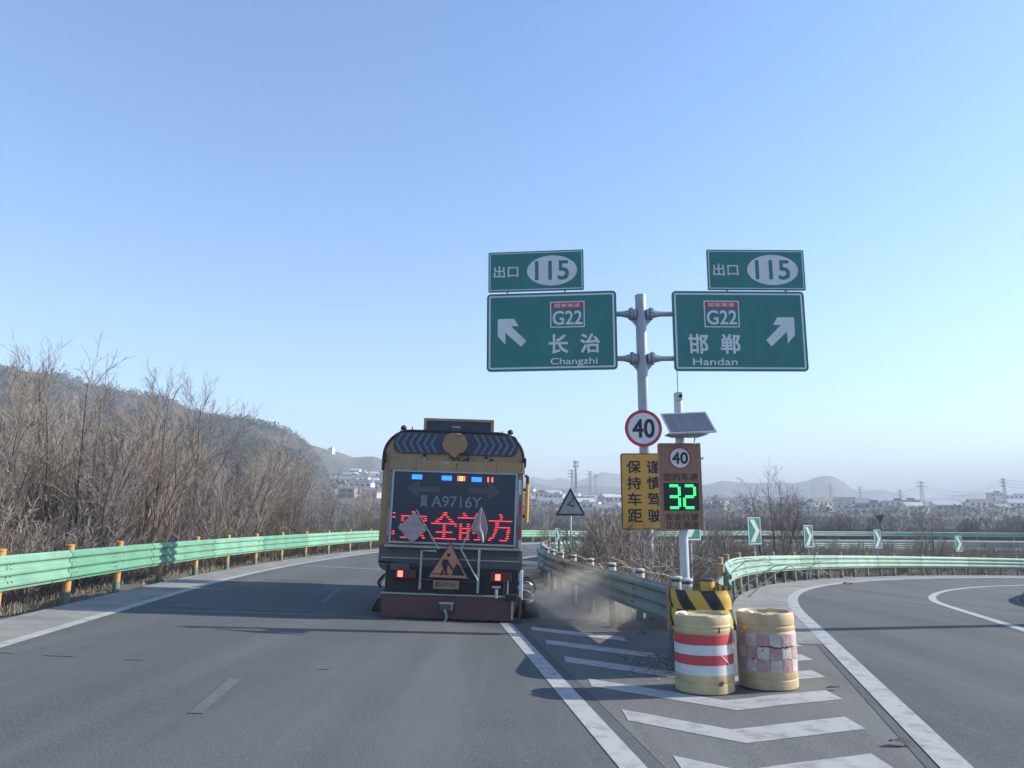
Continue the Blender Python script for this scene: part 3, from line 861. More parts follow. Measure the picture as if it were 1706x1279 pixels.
def exit_plate(px, label, rz):
    c, w, h = px
    s = thing('exit_sign', label, 'exit sign', c, (0, 0, rz), 'exit 115 plates')
    board(s, w, h, 0.035, M_SGREEN, M_SBACK, 0.025, 0.035, M_SWHITE, 0.045)
    MB().prism(ellipse(0.262 * w, 0.375 * h, 40, 0.17 * w, -0.0 * h), -0.0035, 0.001).build('number_oval', M_SWHITE, s)
    text('lettering', '115', M_SGREEN, s, 0.17 * w, 0.0, 0.345 * w, 0.46 * h, -0.006, 0.045)
    text('lettering', '出口', M_SWHITE, s, -0.312 * w, 0.0, 0.255 * w, 0.29 * h, -0.004, 0.025)
    for k in (-0.3, 0.3): MB().box((k * w, 0.06, -h * 0.5), (0.05, 0.03, 0.5)).build('back_bracket', M_POLE, s)
exit_plate(sgn(813, 418, 972, 484.5, YS - 0.10), 'green exit 115 plate on top of the Changzhi sign', radians(-6))
exit_plate(sgn(1178, 416, 1341, 483, YS - 0.10), 'green exit 115 plate on top of the Handan sign', radians(1))

def speed_disc(parent, x, z, r, y, digit_w=1.15, ring=0.17):
    MB().prism(ellipse(r * (1 - ring) + 0.002, r * (1 - ring) + 0.002, 40, x, z), y - 0.001, y + 0.012).build('white_face', M_SWHITE, parent)
    MB().ring(ellipse(r, r, 40, x, z), ellipse(r * (1 - ring), r * (1 - ring), 40, x, z), y - 0.002, y + 0.015).build('red_ring', M_SRED, parent)
    text('lettering', '40', M_SBLACK, parent, x, z, r * digit_w, r * 0.98, y - 0.006, 0.045)
c, w, h = sgn(1041, 682, 1103, 745, YS - 0.26)
s = thing('speed_limit_sign', 'round red and white 40 speed limit sign on the tall pole', 'speed sign', c)
speed_disc(s, 0, 0, w / 2, 0)
MB().box((0, 0.04, 0), (0.3, 0.05, 0.06)).build('clamp', M_POLE, s)

c, w, h = sgn(1035, 755, 1112, 882, YS - 0.24)
s = thing('warning_board', 'amber board reading keep your distance and drive carefully behind the speed display', 'warning board', c)
board(s, w, h, 0.06, M_AMBER, M_SBLACK, 0.022, 0.004, M_SBLACK)
for k, ch in enumerate('保持车距'): text('lettering', ch, M_SBLACK, s, -0.215 * w, (0.32 - 0.213 * k) * h, 0.30 * w, 0.165 * h, -0.004, 0.028)
for k, ch in enumerate('谨慎驾驶'): text('lettering', ch, M_SBLACK, s, 0.215 * w, (0.32 - 0.213 * k) * h, 0.30 * w, 0.165 * h, -0.004, 0.028)

# solar powered speed display
YR = 12.4
c, w, h = sgn(1099, 738, 1170, 882, YR)
rp = at(1135, 800, YR + 0.12); rb = ground_z(rp.x, YR) - 0.05
ds = thing('speed_display', 'solar powered brown speed display showing green 32 on a pale pole', 'speed display', (rp.x, YR + 0.12, rb))
dz = lambda v: at(1135, v, YR + 0.12).z - rb
MB().tube([(0, 0, 0), (0, 0, dz(655))], [0.072, 0.072], 20).build('post', M_POLE_L, ds, smoothed=True)
MB().tube([(0, 0, dz(705)), (0, 0, dz(660))], 0.045, 16).build('post_neck', M_POLE_L, ds, smoothed=True)
MB().box((0, -0.03, dz(661)), (0.11, 0.13, 0.14)).build('camera_box', M_POLE_L, ds, bevel=0.01)
MB().tube([(0.02, -0.10, dz(661)), (0.02, -0.115, dz(661))], 0.03, 14).build('camera_lens', M_SBLACK, ds)
MB().tube([(0, 0, dz(655)), (0.0, 0, dz(612))], 0.007, 6).build('antenna', M_PDARK, ds)
bx = Vector((c.x - rp.x, -0.12, c.z - rb))
hb = link('display_housing', None, ds); hb.location = bx
M_BROWN = mat('brown_housing', (0.31, 0.155, 0.095), 0.5, 0, 0.08, 2)
MB().prism(rrect(w, h, 0.01, 2), 0, 0.10).build('housing', M_BROWN, hb, bevel=0.004)
r_ = 0.265 * w
MB().prism(ellipse(r_ * 0.86, r_ * 0.86, 40, 0, 0.325 * h), -0.003, 0.001).build('white_face', M_SWHITE, hb)
MB().ring(ellipse(r_, r_, 40, 0, 0.325 * h), ellipse(r_ * 0.86, r_ * 0.86, 40, 0, 0.325 * h), -0.003, 0.001).build('red_ring', mat('dull_red', (0.36, 0.05, 0.06), 0.5), hb)
text('lettering', '40', M_SBLACK, hb, 0, 0.325 * h, r_ * 1.38, r_ * 1.0, -0.007, 0.045)
text('lettering', '您的车速', M_SBLACK, hb, -0.0 * w, 0.105 * h, 0.80 * w, 0.088 * h, -0.004, 0.01)
text('lettering', '安全行驶', M_SBLACK, hb, 0, -0.355 * h, 0.76 * w, 0.085 * h, -0.004, 0.01)
text('lettering', '正在测速', M_SBLACK, hb, 0, -0.45 * h, 0.76 * w, 0.08 * h, -0.004, 0.01)
sw_, sh_, sz_ = 0.82 * w, 0.315 * h, -0.125 * h
MB().box((0, -0.002, sz_), (sw_, 0.008, sh_)).build('led_screen', mat('led_black', (0.012, 0.016, 0.018), 0.35), hb)
M_LEDG = mat('green_led', (0.1, 0.9, 0.3), 0.5, emit=(0.05, 0.95, 0.20), estr=0.8)
seg7 = {'3': 'abcdg', '2': 'abged'}
for d, xo in (('3', -0.17), ('2', 0.19)):
    W_, H_ = 0.245 * w, sh_ * 0.80
    cx = xo * w + 0.0
    S = {'a': ((-W_ / 2, H_ / 2), (W_ / 2, H_ / 2)), 'b': ((W_ / 2, H_ / 2), (W_ / 2, 0)), 'c': ((W_ / 2, 0), (W_ / 2, -H_ / 2)), 'd': ((-W_ / 2, -H_ / 2), (W_ / 2, -H_ / 2)), 'g': ((-W_ / 2, 0), (W_ / 2, 0)), 'e': ((-W_ / 2, 0), (-W_ / 2, -H_ / 2))}
    mb = MB()
    for q in seg7[d]:
        (xa, za), (xb, zb) = S[q]
        for k in range(7):
            t = 0.08 + 0.84 * (k + 0.5) / 7
            vert = xa == xb
            x, z = xa + (xb - xa) * t, za + (zb - za) * t
            for o_ in (-0.5, 0.5):
                off = o_ * 0.023
                mb.box((cx + x + (off if vert else 0), -0.008, sz_ + z + (0 if vert else off)), (0.018, 0.006, 0.017))
    mb.build('led_digit', M_LEDG, hb)
# solar panel
sp_c = Vector(((1142 - 1135) / F * YR, -0.36, dz(709)))
sp = link('solar_panel', None, ds); sp.location = sp_c
pw, ph = (at(1183, 710, YR).x - at(1102, 710, YR).x) * 0.93, 0.45
rot = Matrix.Rotation(radians(-38), 4, 'X') @ Matrix.Rotation(radians(-3.5), 4, 'Y')
def panel(mb): 
    mb.v = [tuple((rot @ Vector((p[0] + p[2] * -0.14, p[1], p[2])))) for p in mb.v]; return mb
panel(MB().box((0, 0, 0), (pw, 0.03, ph))).build('panel_frame', mat('panel_alloy', (0.60, 0.60, 0.62), 0.35, 0.5), sp)
M_CELL = mat('solar_cell', (0.13, 0.145, 0.18), 0.35, 0, 0, 3, col2=(0.105, 0.12, 0.155))
for k in range(4):
    panel(MB().box(((-1.5 + k) * (pw - 0.04) / 4, -0.017, 0), ((pw - 0.04) / 4 - 0.012, 0.006, ph - 0.05))).build('solar_cell', M_CELL, sp)
MB().prism([(-0.20, -0.20), (0.22, -0.20), (0.34, -0.165), (-0.32, -0.165)], 0.0, 0.36).build('panel_bracket', M_POLE, sp)
MB().tube([(0.07, 0.05, -0.15), (0.11, 0.06, -0.25), (0.09, 0.05, -0.33)], 0.012, 6).build('cable', M_POLE_L, sp)
MB().box((at(1173, 770, YR).x - rp.x, 0.05, dz(763)), (0.06, 0.03, 0.03)).build('side_sensor', M_POLE, ds)

# curve warning triangle
YT = 27.5
c, w, h = sgn(925, 812, 976, 859, YT)
tb = ground_z(c.x, YT)
s = thing('curve_warning_sign', 'faded triangular left curve warning sign among the brush', 'warning sign', (c.x, YT, tb))
hz = c.z - tb
tri = lambda k: [(-w / 2 * k, hz - h / 2 + (1 - k) * h * 0.33), (w / 2 * k, hz - h / 2 + (1 - k) * h * 0.33), (0, hz + h / 2 - (1 - k) * h * 0.67)]
M_FADE = mat('bleached_sign', (0.40, 0.42, 0.42), 0.6, 0, 0, 6, col2=(0.30, 0.32, 0.33))
M_FBLK = mat('weathered_black', (0.03, 0.034, 0.04), 0.6, 0, 0, 9, col2=(0.12, 0.125, 0.13), lo=0.3, hi=0.5)
MB().prism(tri(0.99), 0, 0.015).build('board', M_FADE, s)
MB().ring(tri(1.0), tri(0.78), -0.006, 0.002).build('border', M_FBLK, s)
MB().tube([(0.13, -0.007, hz - 0.16), (-0.12, -0.007, hz - 0.10), (0.02, -0.007, hz + 0.0)], 0.028, 6).build('arrow', M_FBLK, s)
MB().tube([(0.06, -0.007, hz + 0.02), (0.12, -0.007, hz + 0.10), (0.05, -0.007, hz + 0.16)], 0.022, 6).build('symbol', M_FBLK, s)
MB().tube([(0.0, 0.06, -0.3), (0.0, 0.06, hz + h * 0.2)], 0.035, 10).build('post', M_POLE_L, s, smoothed=True)

# green chevron alignment signs
M_CHG = mat('chevron_green', (0.02, 0.24, 0.16), 0.5, 0, 0.06, 3)
def chevron_sign(u, v, hpx, sz, label, ratio=0.56, sg=1, zoom=1.0, dim=False, yaw=radians(24)):
    Y = sz * F / hpx * 1.012
    p = at(u, v, Y); g = ground_z(p.x, Y)
    s = thing('chevron_sign', label, 'chevron sign', (p.x, Y, g), (0, 0, yaw), 'green chevron signs along the ramp curve')
    h, w, z = sz, sz * ratio * 1.08, p.z - g
    MB().prism(rrect(w, h, 0.03, 3, 0, z), 0, 0.02, 0, 1).build('board', [M_CHG, M_SBACK], s)
    MB().ring(rrect(w, h, 0.03, 3, 0, z), rrect(w - 0.05, h - 0.05, 0.02, 3, 0, z), -0.004, 0.001).build('border', M_SWHITE, s)
    a = [(-0.36, 0.42), (-0.02, 0.42), (0.40, 0.0), (-0.02, -0.42), (-0.36, -0.42), (0.06, 0.0)]
    P = [(sg * x * w, z + y * h) for x, y in a]
    if sg > 0: P.reverse()
    MB().prism(P, -0.006, 0.001).build('chevron', M_SWHITE, s)
    MB().tube([(0, 0.06, -0.3), (0, 0.06, z + h * 0.3)], 0.035, 8).build('post', M_POLE, s, smoothed=True)
chevron_sign(1257, 884, 44, 0.80, 'largest fully visible green chevron sign, behind the near end of the mint guardrail')
chevron_sign(1347, 893, 36, 0.80, 'second green chevron sign, beside the bare tree behind the mint guardrail', 0.5)
chevron_sign(1462, 897.5, 30, 0.80, 'third green chevron sign, before the far guardrails and right of the bare tree', 0.48)
chevron_sign(1597, 905.5, 25, 0.80, 'small dim green chevron sign, farthest along the ramp curve', 0.6)
chevron_sign(1151, 868, 62, 0.80, 'green chevron sign mostly hidden behind the speed display', 0.56)
chevron_sign(929, 892, 24, 0.80, 'small white-faced chevron sign left of the triangular warning sign', 0.35)
# dark back of a sign on the far road
c = at(1466, 865, 82); g = ground_z(c.x, 82)
s = thing('curve_sign_back', 'small dark far road sign seen above the third chevron sign', 'road sign', (c.x, 82, g))
MB().prism([(-0.45, c.z - g + 0.4), (0.0, c.z - g - 0.5), (0.5, c.z - g + 0.45)], 0, 0.03).build('board', M_FBLK, s)
MB().tube([(0.0, 0.05, 0), (0.0, 0.05, c.z - g + 0.3)], 0.05, 8).build('post', M_PDARK, s)

# ------------------------------------------------------------------ road sweeper truck
TY = 13.45
T0 = at(752, 1037, TY); T0z = ground_z(T0.x, TY)
ROLL = radians(1.9)
def T(u, v):
    p = at(u, v, TY); x, z = p.x - T0.x, p.z - T0z
    return x * cos(ROLL) - z * sin(ROLL), x * sin(ROLL) + z * cos(ROLL)      # undo the lean of the banked road
truck = thing('sweeper_truck', 'yellow road sweeper truck seen from behind with a lit message board', 'truck', (T0.x, TY, T0z), (0, ROLL, radians(-0.5)))
M_TY = mat('truck_amber_paint', (0.41, 0.255, 0.105), 0.5, 0, 0, 2.2, col2=(0.24, 0.17, 0.11), bump=0.03, bscale=6, detail=12, lo=0.32, hi=0.6)
M_TW = mat('truck_grey_trim', (0.42, 0.41, 0.39), 0.5, 0, 0, 3, col2=(0.30, 0.28, 0.25), detail=9)
M_TD = mat('truck_dark_panel', (0.060, 0.064, 0.068), 0.6, 0, 0, 2, col2=(0.10, 0.10, 0.098), detail=9)
M_TN = mat('truck_navy_panel', (0.030, 0.042, 0.075), 0.35, 0, 0, 2, col2=(0.022, 0.032, 0.058))
M_TC = mat('chevron_slate', (0.115, 0.14, 0.21), 0.4, 0, 0.08, 3)
M_TR = mat('truck_red_bumper', (0.135, 0.058, 0.055), 0.65, 0, 0, 2.5, col2=(0.085, 0.05, 0.05), detail=9)
M_TB = mat('truck_black', (0.018, 0.019, 0.022), 0.6)
M_STEEL = mat('brushed_steel', (0.45, 0.46, 0.47), 0.35, 0.7)
M_RUBBER = mat('tyre_rubber', (0.022, 0.022, 0.022), 0.85, 0, 0, 8, col2=(0.05, 0.047, 0.042))
LEN = 6.4
# hopper body with rounded shoulders
xl, zt = T(641, 716); xr, _ = T(874, 724); _, zb = T(752, 912); zt = T(752, 719)[1]
r = 0.46
cx = (xl + xr) / 2
poly = [(xl, zb), (xr, zb), (xr, zt - r)] + [(xr - r + r * cos(a), zt - r + r * sin(a)) for a in frange(0, pi / 2, 8)] + [(xl + r + r * cos(a), zt - r + r * sin(a)) for a in frange(pi / 2, pi, 8)] + [(xl, zt - r)]
poly = [p for i, p in enumerate(poly) if i == 0 or (Vector(p) - Vector(poly[i - 1])).length > 1e-4]
MB().prism(poly, 0.04, LEN - 2.2).build('hopper_body', M_TY, truck, bevel=0.02, smoothed=True)
# dark rubber seal round the rear shoulders
arc = [(xr, 0.03, zt - r - 0.25), (xr, 0.03, zt - r)] + [(xr - r + r * cos(a), 0.03, zt - r + r * sin(a)) for a in frange(0, pi / 2, 8)][1:] + [(xl + r + r * cos(a), 0.03, zt - r + r * sin(a)) for a in frange(pi / 2, pi, 8)] + [(xl, 0.03, zt - r - 0.25)]
MB().tube(arc, 0.022, 8).build('door_seal', M_TB, truck, smoothed=True)
for u, v in ((640, 762), (874, 771)):
    x, z = T(u, v); MB().box((x, 0.02, z), (0.06, 0.10, 0.16)).build('hinge', M_TB, truck, bevel=0.01)
# roof chevron board: blue strip, five arrows each way, amber diamond in the middle
x0, z0 = T(655, 752); x1, z1 = T(862, 757); z1 = T(752, 722)[1]; z0 = T(752, 757)[1]
MB().prism(rrect(x1 - x0, z1 - z0, 0.12, 4, (x0 + x1) / 2, (z0 + z1) / 2), 0.012, 0.045).build('arrow_board', M_TN, truck)
zm, hh = (z0 + z1) / 2, (z1 - z0) / 2 - 0.015
for sg in (-1, 1):
    for k in range(6):
        xc = (x0 + x1) / 2 + sg * (0.34 + k * 0.122)
        P = [(xc + sg * a, zm + b * hh) for a, b in ((-0.03, 1), (0.015, 1), (0.115, 0), (0.015, -1), (-0.03, -1), (0.07, 0))]
        if sg > 0: P.reverse()
        MB().prism(P, 0.006, 0.013).build('chevron_stripe', M_TC, truck)
mx, mz = T(758, 742)
MB().prism([(mx + a * 0.23, mz + b * 0.225) for a, b in ((-0.4, -0.95), (0.4, -0.95), (1, 0.0), (0.75, 0.75), (0.3, 0.98), (-0.3, 0.98), (-0.75, 0.75), (-1, 0.0))], -0.012, 0.02).build('amber_lamp_plate', mat('amber_plate', (0.34, 0.19, 0.09), 0.5, 0, 0.1, 4), truck, bevel=0.006)
# lamp cabinet above the roof
x0, z1 = T(706, 695); x1, _ = T(823, 699); z1 = T(764, 697)[1]; z0 = T(764, 726)[1]
MB().box(((x0 + x1) / 2, 0.20, (z0 + z1) / 2), (x1 - x0 - 0.09, 0.22, z1 - z0 - 0.04)).build('lamp_cabinet', M_TN, truck)
MB().ring([(x0, z0), (x1, z0), (x1, z1), (x0, z1)], [(x0 + 0.05, z0 + 0.001), (x1 - 0.05, z0 + 0.001), (x1 - 0.05, z1 - 0.045), (x0 + 0.05, z1 - 0.045)], 0.06, 0.34).build('cabinet_frame', M_TY, truck)
for u, v, w_, h_ in ((760, 711, 0.14, 0.035), (759, 716, 0.14, 0.05), (764, 724, 0.075, 0.03)):
    x, z = T(u, v); MB().box((x, 0.055 if v < 720 else -0.02, z), (w_, 0.07, h_)).build('camera' if v > 720 else 'cabinet_lamp', M_TW if v != 716 else M_TD, truck, bevel=0.006)
for u, v in ((669, 713), (850, 721)):
    x, z = T(u, v)
    q = MB().ball((x, 0.25, z + 0.03), 0.055, 8).build('beacon', M_TB, truck, smoothed=True)
    MB().lathe([(0.08, -0.07), (0.06, -0.01), (0.02, 0.0)], 14, 0, (x, 0.25, z)).build('beacon_base', M_TW, truck, smoothed=True)
for u, v in ((684, 716), (836, 724)):
    x, z = T(u, v); MB().tube([(x, 0.2, z - 0.08), (x, 0.2, z + 0.08)], 0.010, 5).build('aerial', M_TB, truck)
# small roof fittings and the looped hose under the diamond
x, z = T(772, 763)
MB().tube([(x + 0.10 * cos(a), -0.02 - 0.012 * k / 12, z + 0.085 * sin(a)) for k, a in enumerate(frange(0.3, 2 * pi, 14))] + [(x - 0.12, -0.02, z - 0.10)], 0.014, 6).build('hose_loop', M_TB, truck, smoothed=True)
MB().tube([(T(745, 753)[0], -0.02, T(745, 753)[1]), (T(760, 770)[0], -0.02, T(760, 770)[1])], 0.014, 6).build('cable', M_TB, truck)
for u, v in ((707, 763), (810, 767), (819, 771)):
    x, z = T(u, v); MB().tube([(x, -0.02, z - 0.06), (x, -0.02, z + 0.03)], 0.018, 8).build('nozzle', M_TW, truck)
    MB().ball((x, -0.03, z + 0.045), 0.028, 6).build('nozzle_tip', M_TB, truck)
# surround of the message board
A = T(643, 765); B = T(872, 773); C_ = T(869, 910)
x0, x1 = T(645, 840)[0], T(871, 840)[0]
z0, z1 = T(752, 912)[1], T(752, 768)[1]
sx0, sx1 = T(655, 840)[0], T(858, 840)[0]; sz0, sz1 = T(752, 904)[1], T(752, 788)[1]
MB().box(((x0 + x1) / 2, 0.0, (sz1 + z1) / 2 + 0.005), (x1 - x0, 0.09, z1 - sz1 - 0.012)).build('upper_panel', M_TY, truck, bevel=0.008)
MB().box((T(744, 771)[0], -0.05, T(744, 771)[1]), (0.10, 0.01, 0.03)).build('panel_label', M_TW, truck)
for a, b in ((x0, sx0), (sx1, x1)):
    MB().box(((a + b) / 2, 0.0, (z0 + sz1) / 2), (b - a - 0.004, 0.09, sz1 - z0 - 0.004)).build('side_panel', mat('taupe_panel', (0.24, 0.195, 0.16), 0.5, 0, 0, 3, col2=(0.17, 0.145, 0.13)), truck, bevel=0.006)
MB().box(((x0 + x1) / 2, -0.01, z0 + 0.0), (x1 - x0, 0.10, 0.045)).build('lower_sill', M_TW, truck, bevel=0.006)
M_FRAME = mat('pale_screen_frame', (0.40, 0.42, 0.45), 0.4, 0.2)
MB().ring([(sx0 - .03, sz0 - .03), (sx1 + .03, sz0 - .03), (sx1 + .03, sz1 + .02), (sx0 - .03, sz1 + .02)], [(sx0, sz0), (sx1, sz0), (sx1, sz1), (sx0, sz1)], -0.075, 0.0).build('screen_frame', M_FRAME, truck)
MB().box(((sx0 + sx1) / 2, -0.03, (sz0 + sz1) / 2), (sx1 - sx0, 0.05, sz1 - sz0)).build('message_screen', mat('screen_glass', (0.022, 0.036, 0.062), 0.22), truck)
YF = -0.056
M_LB = mat('blue_led', (0.02, 0.1, 0.9), 0.4, emit=(0.02, 0.14, 1.0), estr=1.9)
M_LR = mat('red_led', (0.7, 0.03, 0.04), 0.4, emit=(1.0, 0.055, 0.085), estr=0.75)
M_LA = mat('amber_led', (0.9, 0.4, 0.1), 0.4, emit=(1.0, 0.42, 0.12), estr=1.5)
M_LO = mat('orange_red_led', (0.9, 0.2, 0.1), 0.4, emit=(1.0, 0.12, 0.06), estr=1.3)
for u, v in ((695.5, 794.5), (745, 796.5), (794.5, 799)):
    x, z = T(u, v); mb = MB()
    for i in range(8):
        for j in range(4): mb.box((x - 0.077 + i * 0.022, YF - 0.004, z - 0.03 + j * 0.02), (0.020, 0.006, 0.0165))
    mb.build('blue_strobe', M_LB, truck)
for u, v, cols in ((769, 797.5, 'OAAO'), (817, 799.5, 'O-O')):
    x, z = T(u, v)
    for i, cc in enumerate(cols):
        if cc == '-': continue
        mb = MB()
        for j in range(4): mb.box((x + (i - (len(cols) - 1) / 2) * 0.036, YF - 0.004, z - 0.03 + j * 0.021), (0.026, 0.006, 0.017))
        mb.build('amber_strobe', M_LA if cc == 'A' else M_LO, truck)
for a in (0.2, 0.5, 0.8):
    MB().box((x0 + (x1 - x0) * a, -0.0455, (sz1 + z1) / 2), (0.008, 0.004, z1 - sz1 - 0.03)).build('panel_seam', M_TB, truck)
for k in range(9):
    for zz_ in (sz1 + 0.04, z1 - 0.03):
        MB().ball((x0 + 0.06 + (x1 - x0 - 0.12) * k / 8, -0.046, zz_), 0.011, 4).build('bolt', M_TW, truck)
for sg in (0, 1):
    for k in range(6): MB().ball(((x0 + 0.03) if sg == 0 else (x1 - 0.03), -0.046, z0 + 0.1 + (sz1 - z0 - 0.2) * k / 5), 0.010, 4).build('bolt', M_TD, truck)
# unlit arrow outlines
for sg, u in ((-1, 707), (1, 806)):
    x, z = T(u, 815 if sg < 0 else 818)
    P = [(x + sg * a, z + b) for a, b in ((-0.27, 0.045), (0.08, 0.045), (0.08, 0.155), (0.31, 0.0), (0.08, -0.155), (0.08, -0.045), (-0.27, -0.045))]
    if sg > 0: P.reverse()
    MB().prism(P, YF - 0.003, YF + 0.01).build('arrow_lamp', mat('unlit_lamp', (0.085, 0.075, 0.085), 0.4, 0, 0.2, 14), truck)
x, z = T(761, 836)
text('lettering', 'A9716Y', mat('grey_lettering', (0.20, 0.225, 0.27), 0.5), truck, x, z, 0.86, 0.185, YF - 0.004, 0.02).rotation_euler = (0, 0, 0)
x, z = T(707, 834); text('lettering', '冀', MATS['grey_lettering'], truck, x, z, 0.115, 0.20, YF - 0.004, 0.02)
# running red text: each character is rows of lit strips
cw = 0.47; xs0 = T(688, 874)[0]; zc = T(752, 876)[1]
for k, ch in enumerate('安全前方'):
    g = bitmap(ch, 26, 13, 0.0); g = [[row[i] or (i > 0 and row[i - 1]) for i in range(26)] for row in g]; mb = MB(); hgt = 0.47
    xc = T((689, 740, 783, 833)[k], 874)[0]
    ww = (0.46, 0.44, 0.42, 0.42)[k]
    for j, row in enumerate(g):
        i = 0
        while i < 26:
            if row[i]:
                e = i
                while e < 26 and row[e]: e += 1
                mb.box((xc + ((i + e) / 2 / 26 - 0.5) * ww, YF - 0.005, zc + (0.5 - (j + 0.5) / 13) * hgt), ((e - i) / 26 * ww, 0.007, hgt / 13 * 0.42)); i = e
            else: i += 1
    mb.build('led_character', M_LR, truck)
mb = MB()
for dz_, w_ in ((0.19, 0.04), (0.12, 0.05), (-0.12, 0.04), (-0.16, 0.05)): mb.box((sx0 + 0.035, YF - 0.005, zc + dz_), (w_, 0.007, 0.018))
mb.build('led_character', M_LR, truck)
# lower tail: dark rounded tank panel, mounting frame, bumper
x0, z1 = T(631, 909); x1 = T(871, 909)[0]; z1 = T(752, 914)[1]; z0 = T(752, 955)[1]
w_, h_ = x1 - x0, z1 - z0
P = [(x0, z1), (x0, z0 + 0.14)] + [(x0 + 0.16 + 0.16 * cos(a), z0 + 0.16 + 0.16 * sin(a)) for a in frange(pi, 1.5 * pi, 6)] + [(x1 - 0.16 + 0.16 * cos(a), z0 + 0.16 + 0.16 * sin(a)) for a in frange(1.5 * pi, 2 * pi, 6)] + [(x1, z1)]
MB().prism(P, 0.03, LEN - 2.4).build('water_tank', M_TD, truck, bevel=0.012, smoothed=True)
for v in (921, 932, 944):
    z = T(752, v)[1]; MB().box(((x0 + x1) / 2, 0.02, z), (w_ * 0.96, 0.03, 0.018)).build('tank_rib', M_TW if v == 932 else M_TD, truck)
MB().box((T(752, 965)[0], 0.15, T(752, 968)[1]), (w_ * 0.92, 0.25, 0.52)).build('rear_frame', M_TB, truck, bevel=0.02)
x, z = T(667, 944); MB().box((x, -0.01, z), (0.32, 0.10, 0.12)).build('tool_box', M_TD, truck, bevel=0.01)
xl_, zl_ = T(703, 917); xr_, _ = T(800, 917)
fz0 = T(752, 988)[1]
mb = MB()
mb.tube([(xl_, -0.05, fz0 + 0.05), (xl_, -0.05, zl_), (T(728, 917)[0], -0.05, zl_)], 0.022, 8)
mb.build('mounting_tube', M_TW, truck)
MB().tube([(T(799, 917)[0], -0.05, T(799, 915)[1]), (T(796, 988)[0], -0.05, fz0 + 0.02)], 0.026, 8).build('mounting_tube', M_STEEL, truck)
MB().tube([(xl_ + 0.02, -0.05, T(752, 966)[1]), (T(797, 966)[0], -0.05, T(752, 968)[1])], 0.014, 6).build('mounting_tube', M_TD, truck)
x0, z1 = T(637, 989); x1 = T(856, 992)[0]; z1 = T(745, 991)[1]; z0 = T(745, 1031)[1]
MB().box(((x0 + x1) / 2, -0.02, (z0 + z1) / 2), (x1 - x0, 0.14, z1 - z0)).build('rear_bumper', M_TR, truck, bevel=0.015)
MB().box(((x0 + x1) / 2, -0.03, z1 + 0.008), (x1 - x0 + 0.02, 0.18, 0.02)).build('bumper_edge', M_TW, truck, bevel=0.004)
MB().box(((x0 + x1) / 2, 0.05, z0 - 0.05), (x1 - x0 - 0.1, 0.03, 0.12)).build('mud_flap', M_TB, truck)
for u, v in ((668, 955), (829.5, 961)):
    x, z = T(u, v)
    hs = MB().box((x + (0.09 if u < 700 else 0.05), -0.04, z), (0.36, 0.10, 0.15)).build('tail_lamp', mat('dark_red_lens', (0.10, 0.022, 0.025), 0.3), truck, bevel=0.01)
    MB().box((x, -0.095, z), (0.085, 0.014, 0.10)).build('lit_lens', mat('brake_light', (0.9, 0.1, 0.08), 0.4, emit=(1.0, 0.10, 0.06), estr=2.2), hs, bevel=0.005)
x, z = T(744, 973)
pl = MB().box((x, -0.10, z), (0.44, 0.012, 0.145)).build('licence_plate', mat('dusty_yellow_plate', (0.27, 0.21, 0.12), 0.6, 0, 0.15, 8), truck, bevel=0.004)
text('lettering', '冀A9716Y', mat('plate_lettering', (0.10, 0.085, 0.06), 0.6), pl, x, z, 0.37, 0.085, -0.109, 0.02)
MB().box((x, -0.06, z - 0.14), (0.3, 0.05, 0.16)).build('plate_bracket', M_TB, truck)
x, z = T(745, 1012)
hk = MB().box((x, -0.12, z + 0.02), (0.20, 0.10, 0.16)).build('tow_coupling', M_TD, truck, bevel=0.012)
MB().tube([(x, -0.19, z - 0.02)] + [(x - 0.035 + 0.05 * cos(a), -0.20, z - 0.13 + 0.085 * sin(a)) for a in frange(pi / 2, -pi / 2 - 0.2, 9)], 0.018, 8).build('hook', M_STEEL, hk, smoothed=True)
MB().tube([(x + 0.09, -0.18, z - 0.02), (x + 0.09, -0.18, z + 0.11)], 0.014, 6).build('hook_pin', M_STEEL, hk)
MB().box((x, -0.18, z + 0.09), (0.24, 0.02, 0.03)).build('hook_latch', M_STEEL, hk)
x, z = T(827, 985)
v_ = MB().tube([(x, -0.12, z - 0.10), (x, -0.12, z + 0.05)], 0.03, 10).build('water_valve', M_STEEL, truck, smoothed=True)
MB().box((x, -0.12, z + 0.08), (0.14, 0.03, 0.035)).build('valve_handle', M_STEEL, v_)
for u in (840, 846): x, z = T(u, 978); MB().tube([(x, -0.08, z - 0.12), (x, -0.08, z + 0.12)], 0.014, 6).build('pipe', M_STEEL if u > 842 else M_TD, truck)
x, z = T(852, 992); MB().box((x, -0.1, z - 0.02), (0.20, 0.16, 0.10)).build('hose_bracket', M_TB, truck, bevel=0.01)
x, z = T(853, 1012); MB().box((x, -0.10, z), (0.03, 0.06, 0.36)).build('bumper_strip', M_TW, truck)
